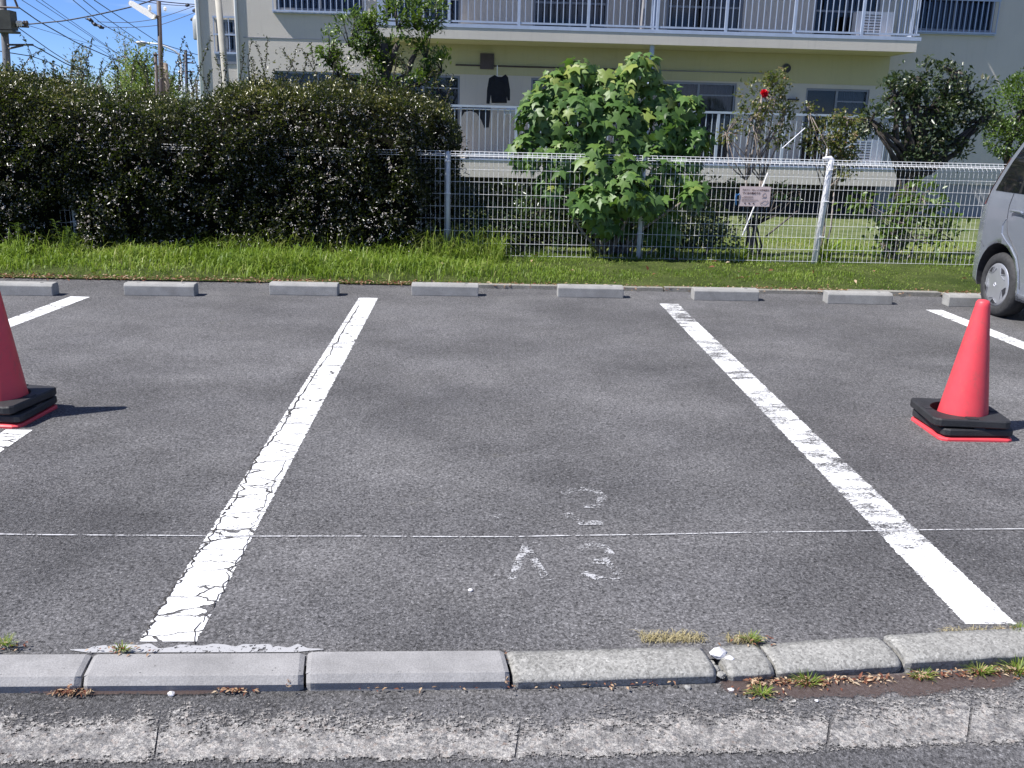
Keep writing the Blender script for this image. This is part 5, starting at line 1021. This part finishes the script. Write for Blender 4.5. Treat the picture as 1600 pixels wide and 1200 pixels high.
MB().tube([YP(u, v, 45) for u, v in [(282, 96), (280, 86), (274, 80), (262, 74), (248, 69), (230, 67)]], [.055, .05, .045, .04, .04, .04], 8).build('curved_arm', M['post_grey'], t, smooth=True)
x, y, z = YP(221, 67, 45); MB().lathe((x, y, z), [(.001, .09), (.15, .07), (.30, .0), (.20, -.05), (.14, -.14), (.001, -.17)], 16).build('lamp_head', M['lamp_white'], t, smooth=True)
t = pole('utility_pole', 12, 120, 1, -40, 28, .10, M['pole_backlit'], 'utility pole with dark transformer at the far left edge', 'utility pole')
x, y, z = YP(10, 30, 27.8); MB().box(x-.25, x+.20, y-.2, y+.2, z-.28, z+.22).box(x-.28, x+.24, y-.24, y+.24, z-.36, z-.301).build('transformer', M['tank_dark'], t)
for (p, q) in [((0, 11), (30, 12)), ((22, -3), (28, 12)), ((5, 40), (45, 42)), ((12, 70), (52, 70)), ((14, 76), (36, 71)), ((14, 46), (18, 42))]: MB().tube([YP(*p, 27.9), YP(*q, 27.9)], .03, 6).build('crossarm', M['iron'], t)
for u in (27, 30, 33, 38, 42): x, y, z = YP(u, 36, 27.9); MB().lathe((x, y, z), [(.001, .07), (.035, .05), (.05, 0), (.035, -.05), (.03, -.1)], 8).build('insulator', M['lamp_white'] if u < 35 else M['iron'], t)
t = pole('utility_pole', 322, 150, 320, -40, 32, .13, M['pole'], 'utility pole hidden behind the building corner carrying a grey can transformer', 'utility pole')
x, y, z = YP(308, 46, 31.6); MB().lathe((x+.04, y, z), [(.001, .42), (.10, .42), (.14, .36), (.16, .30), (.17, .28), (.17, -.28), (.15, -.31), (.001, -.31)], 16).build('transformer', M['tank'], t, smooth=True)
MB().tube([YP(306, 52, 31.7), YP(320, 52, 32)], .04, 6).build('bracket', M['iron'], t); MB().tube([YP(306, 25, 31.8), YP(318, 25, 32)], .03, 6).build('bracket', M['iron'], t)
for (u, v) in [(304, 16), (293, 8), (301, 30)]: x, y, z = YP(u, v, 31.6); MB().lathe((x, y, z), [(.001, .08), (.05, .04), (.05, -.04), (.001, -.09)], 8, (1, 0, .4)).build('insulator', M['cable'], t)
t = pole('concrete_pole', 352, 115, 339, -20, 19.4, .068, M['pole'], 'slim beige concrete pole standing in front of the building left end', 'pole')
t = pole('wooden_post', 245, 130, 243, 85, 27, .05, M['iron'], 'short dark post just left of the lamp pole', 'post'); MB().lathe(YP(243, 85, 27), [(.06, -.03), (.07, 0), (.001, .06)], 10).build('cap', M['iron'], t)
t = pole('wooden_post', 260, 135, 258, 100, 30, .09, M['bark_pale'], 'stout rusty brown trunk-like post just right of the lamp pole', 'post'); MB().lathe(YP(258, 100, 30), [(.085, 0), (.05, .03), (.001, .04)], 10).build('cap', M['bark_pale'], t)
t = pole('utility_pole', 292, 140, 290, 78, 60, .10, M['cable'], 'distant thin utility pole with crossarms seen above the hedge', 'utility pole')
for v, w_ in ((86, 10), (92, 8), (98, 12), (112, 14)): MB().tube([YP(290-w_/2, v, 60), YP(290+w_, v, 60)], .045, 5).build('crossarm', M['cable'], t)
def wire(pts, Ya, Yb, r_, label, sag=.15):
    P = []
    n = 18; u = [p[0] for p in pts]; 
    for i in range(n+1):
        s_ = i/n; uu = u[0]+(u[-1]-u[0])*s_; vv = float(np.interp(uu, u, [p[1] for p in pts]) if u[-1] > u[0] else 0); Y = Ya+(Yb-Ya)*s_; p = np.array(YP(uu, vv, Y)); P.append(p)
    P = np.array(P); P[:, 2] -= sag*np.sin(np.linspace(0, math.pi, n+1)); tag(MB().tube(list(P), r_*.68, 4).build('power_line', M['cable'], None, tuple(P[0])), label, 'cable', 'overhead cables against the sky')
WL = 'overhead cable '
for pts, Ya, Yb, r_, la, sg_ in [
    ([(34, 0), (165, 82), (190, 98), (330, 160)], 28, 60, .016, 'running down right, first below the thick one', .0), ([(56, 0), (180, 82), (330, 165)], 30, 60, .016, 'of the close pair, lower', .0), ([(65, 0), (190, 88), (330, 160)], 30, 60, .016, 'of the close pair, upper', .0),
    ([(30, 12), (60, 33), (120, 67), (200, 102)], 28, 45, .03, 'thick black, from the left pole arm down to the bamboo', .0), ([(28, 43), (80, 80), (115, 102), (140, 112)], 28, 40, .024, 'starting under the left transformer', .0),
    ([(114, 0), (160, 38), (215, 68), (250, 78)], 26, 45, .02, 'left one of the steep three at the top', .0), ([(130, 0), (160, 24), (220, 66), (280, 85)], 26, 45, .02, 'middle one of the steep three at the top', .0), ([(147, 0), (180, 22), (250, 68), (330, 92)], 26, 45, .02, 'right one of the steep three at the top', .0),
    ([(42, 38), (100, 30), (205, 9), (240, 0)], 28, 26, .026, 'thick, rising to the right behind the lamp head', .05), ([(152, 34), (200, 30), (240, 24), (308, 8)], 32, 32, .014, 'thin, left clamp to building, upper', .12), ([(160, 42), (200, 38), (250, 33), (308, 18)], 32, 32, .014, 'thin, left clamp to building, lower', .12),
    ([(235, 0), (270, 3), (308, 7)], 26, 32, .02, 'short, top right next to the building', .02), ([(210, 0), (260, 6), (308, 10)], 26, 32, .014, 'thin, just under the short top right one', .02),
    ([(13, 70), (50, 70), (65, 78), (100, 98), (130, 112)], 28, 32, .026, 'bending, from the low arm of the left pole', .0), ([(0, 80), (50, 88), (90, 102), (125, 118)], 28, 34, .02, 'lowest, skimming the hedge top at left', .0), ([(45, 40), (110, 60), (165, 75)], 28, 60, .012, 'faint, crossing under the thick black one', .0), ([(262, 112), (300, 116)], 60, 60, .02, 'short distant, low between lamp pole and building', .0)]:
    wire(pts, Ya, Yb, r_, WL+la, sg_)
mb = MB()
for (u, v) in [(141, 31), (148, 38), (157, 42)]:
    p = np.array(YP(u, v, 31.9)); mb.tube([p+np.array([-.10, 0, .05]), p, p+np.array([.10, 0, -.05])], [.02, .065, .02], 8)
mb.tube([YP(133, 29, 31.9), YP(163, 43, 31.9)], .015, 5); tag(mb.build('cable_splice', M['cable'], None, YP(148, 38, 31.9)), 'row of dark splice sleeves hanging on the cables against the sky', 'cable splice')
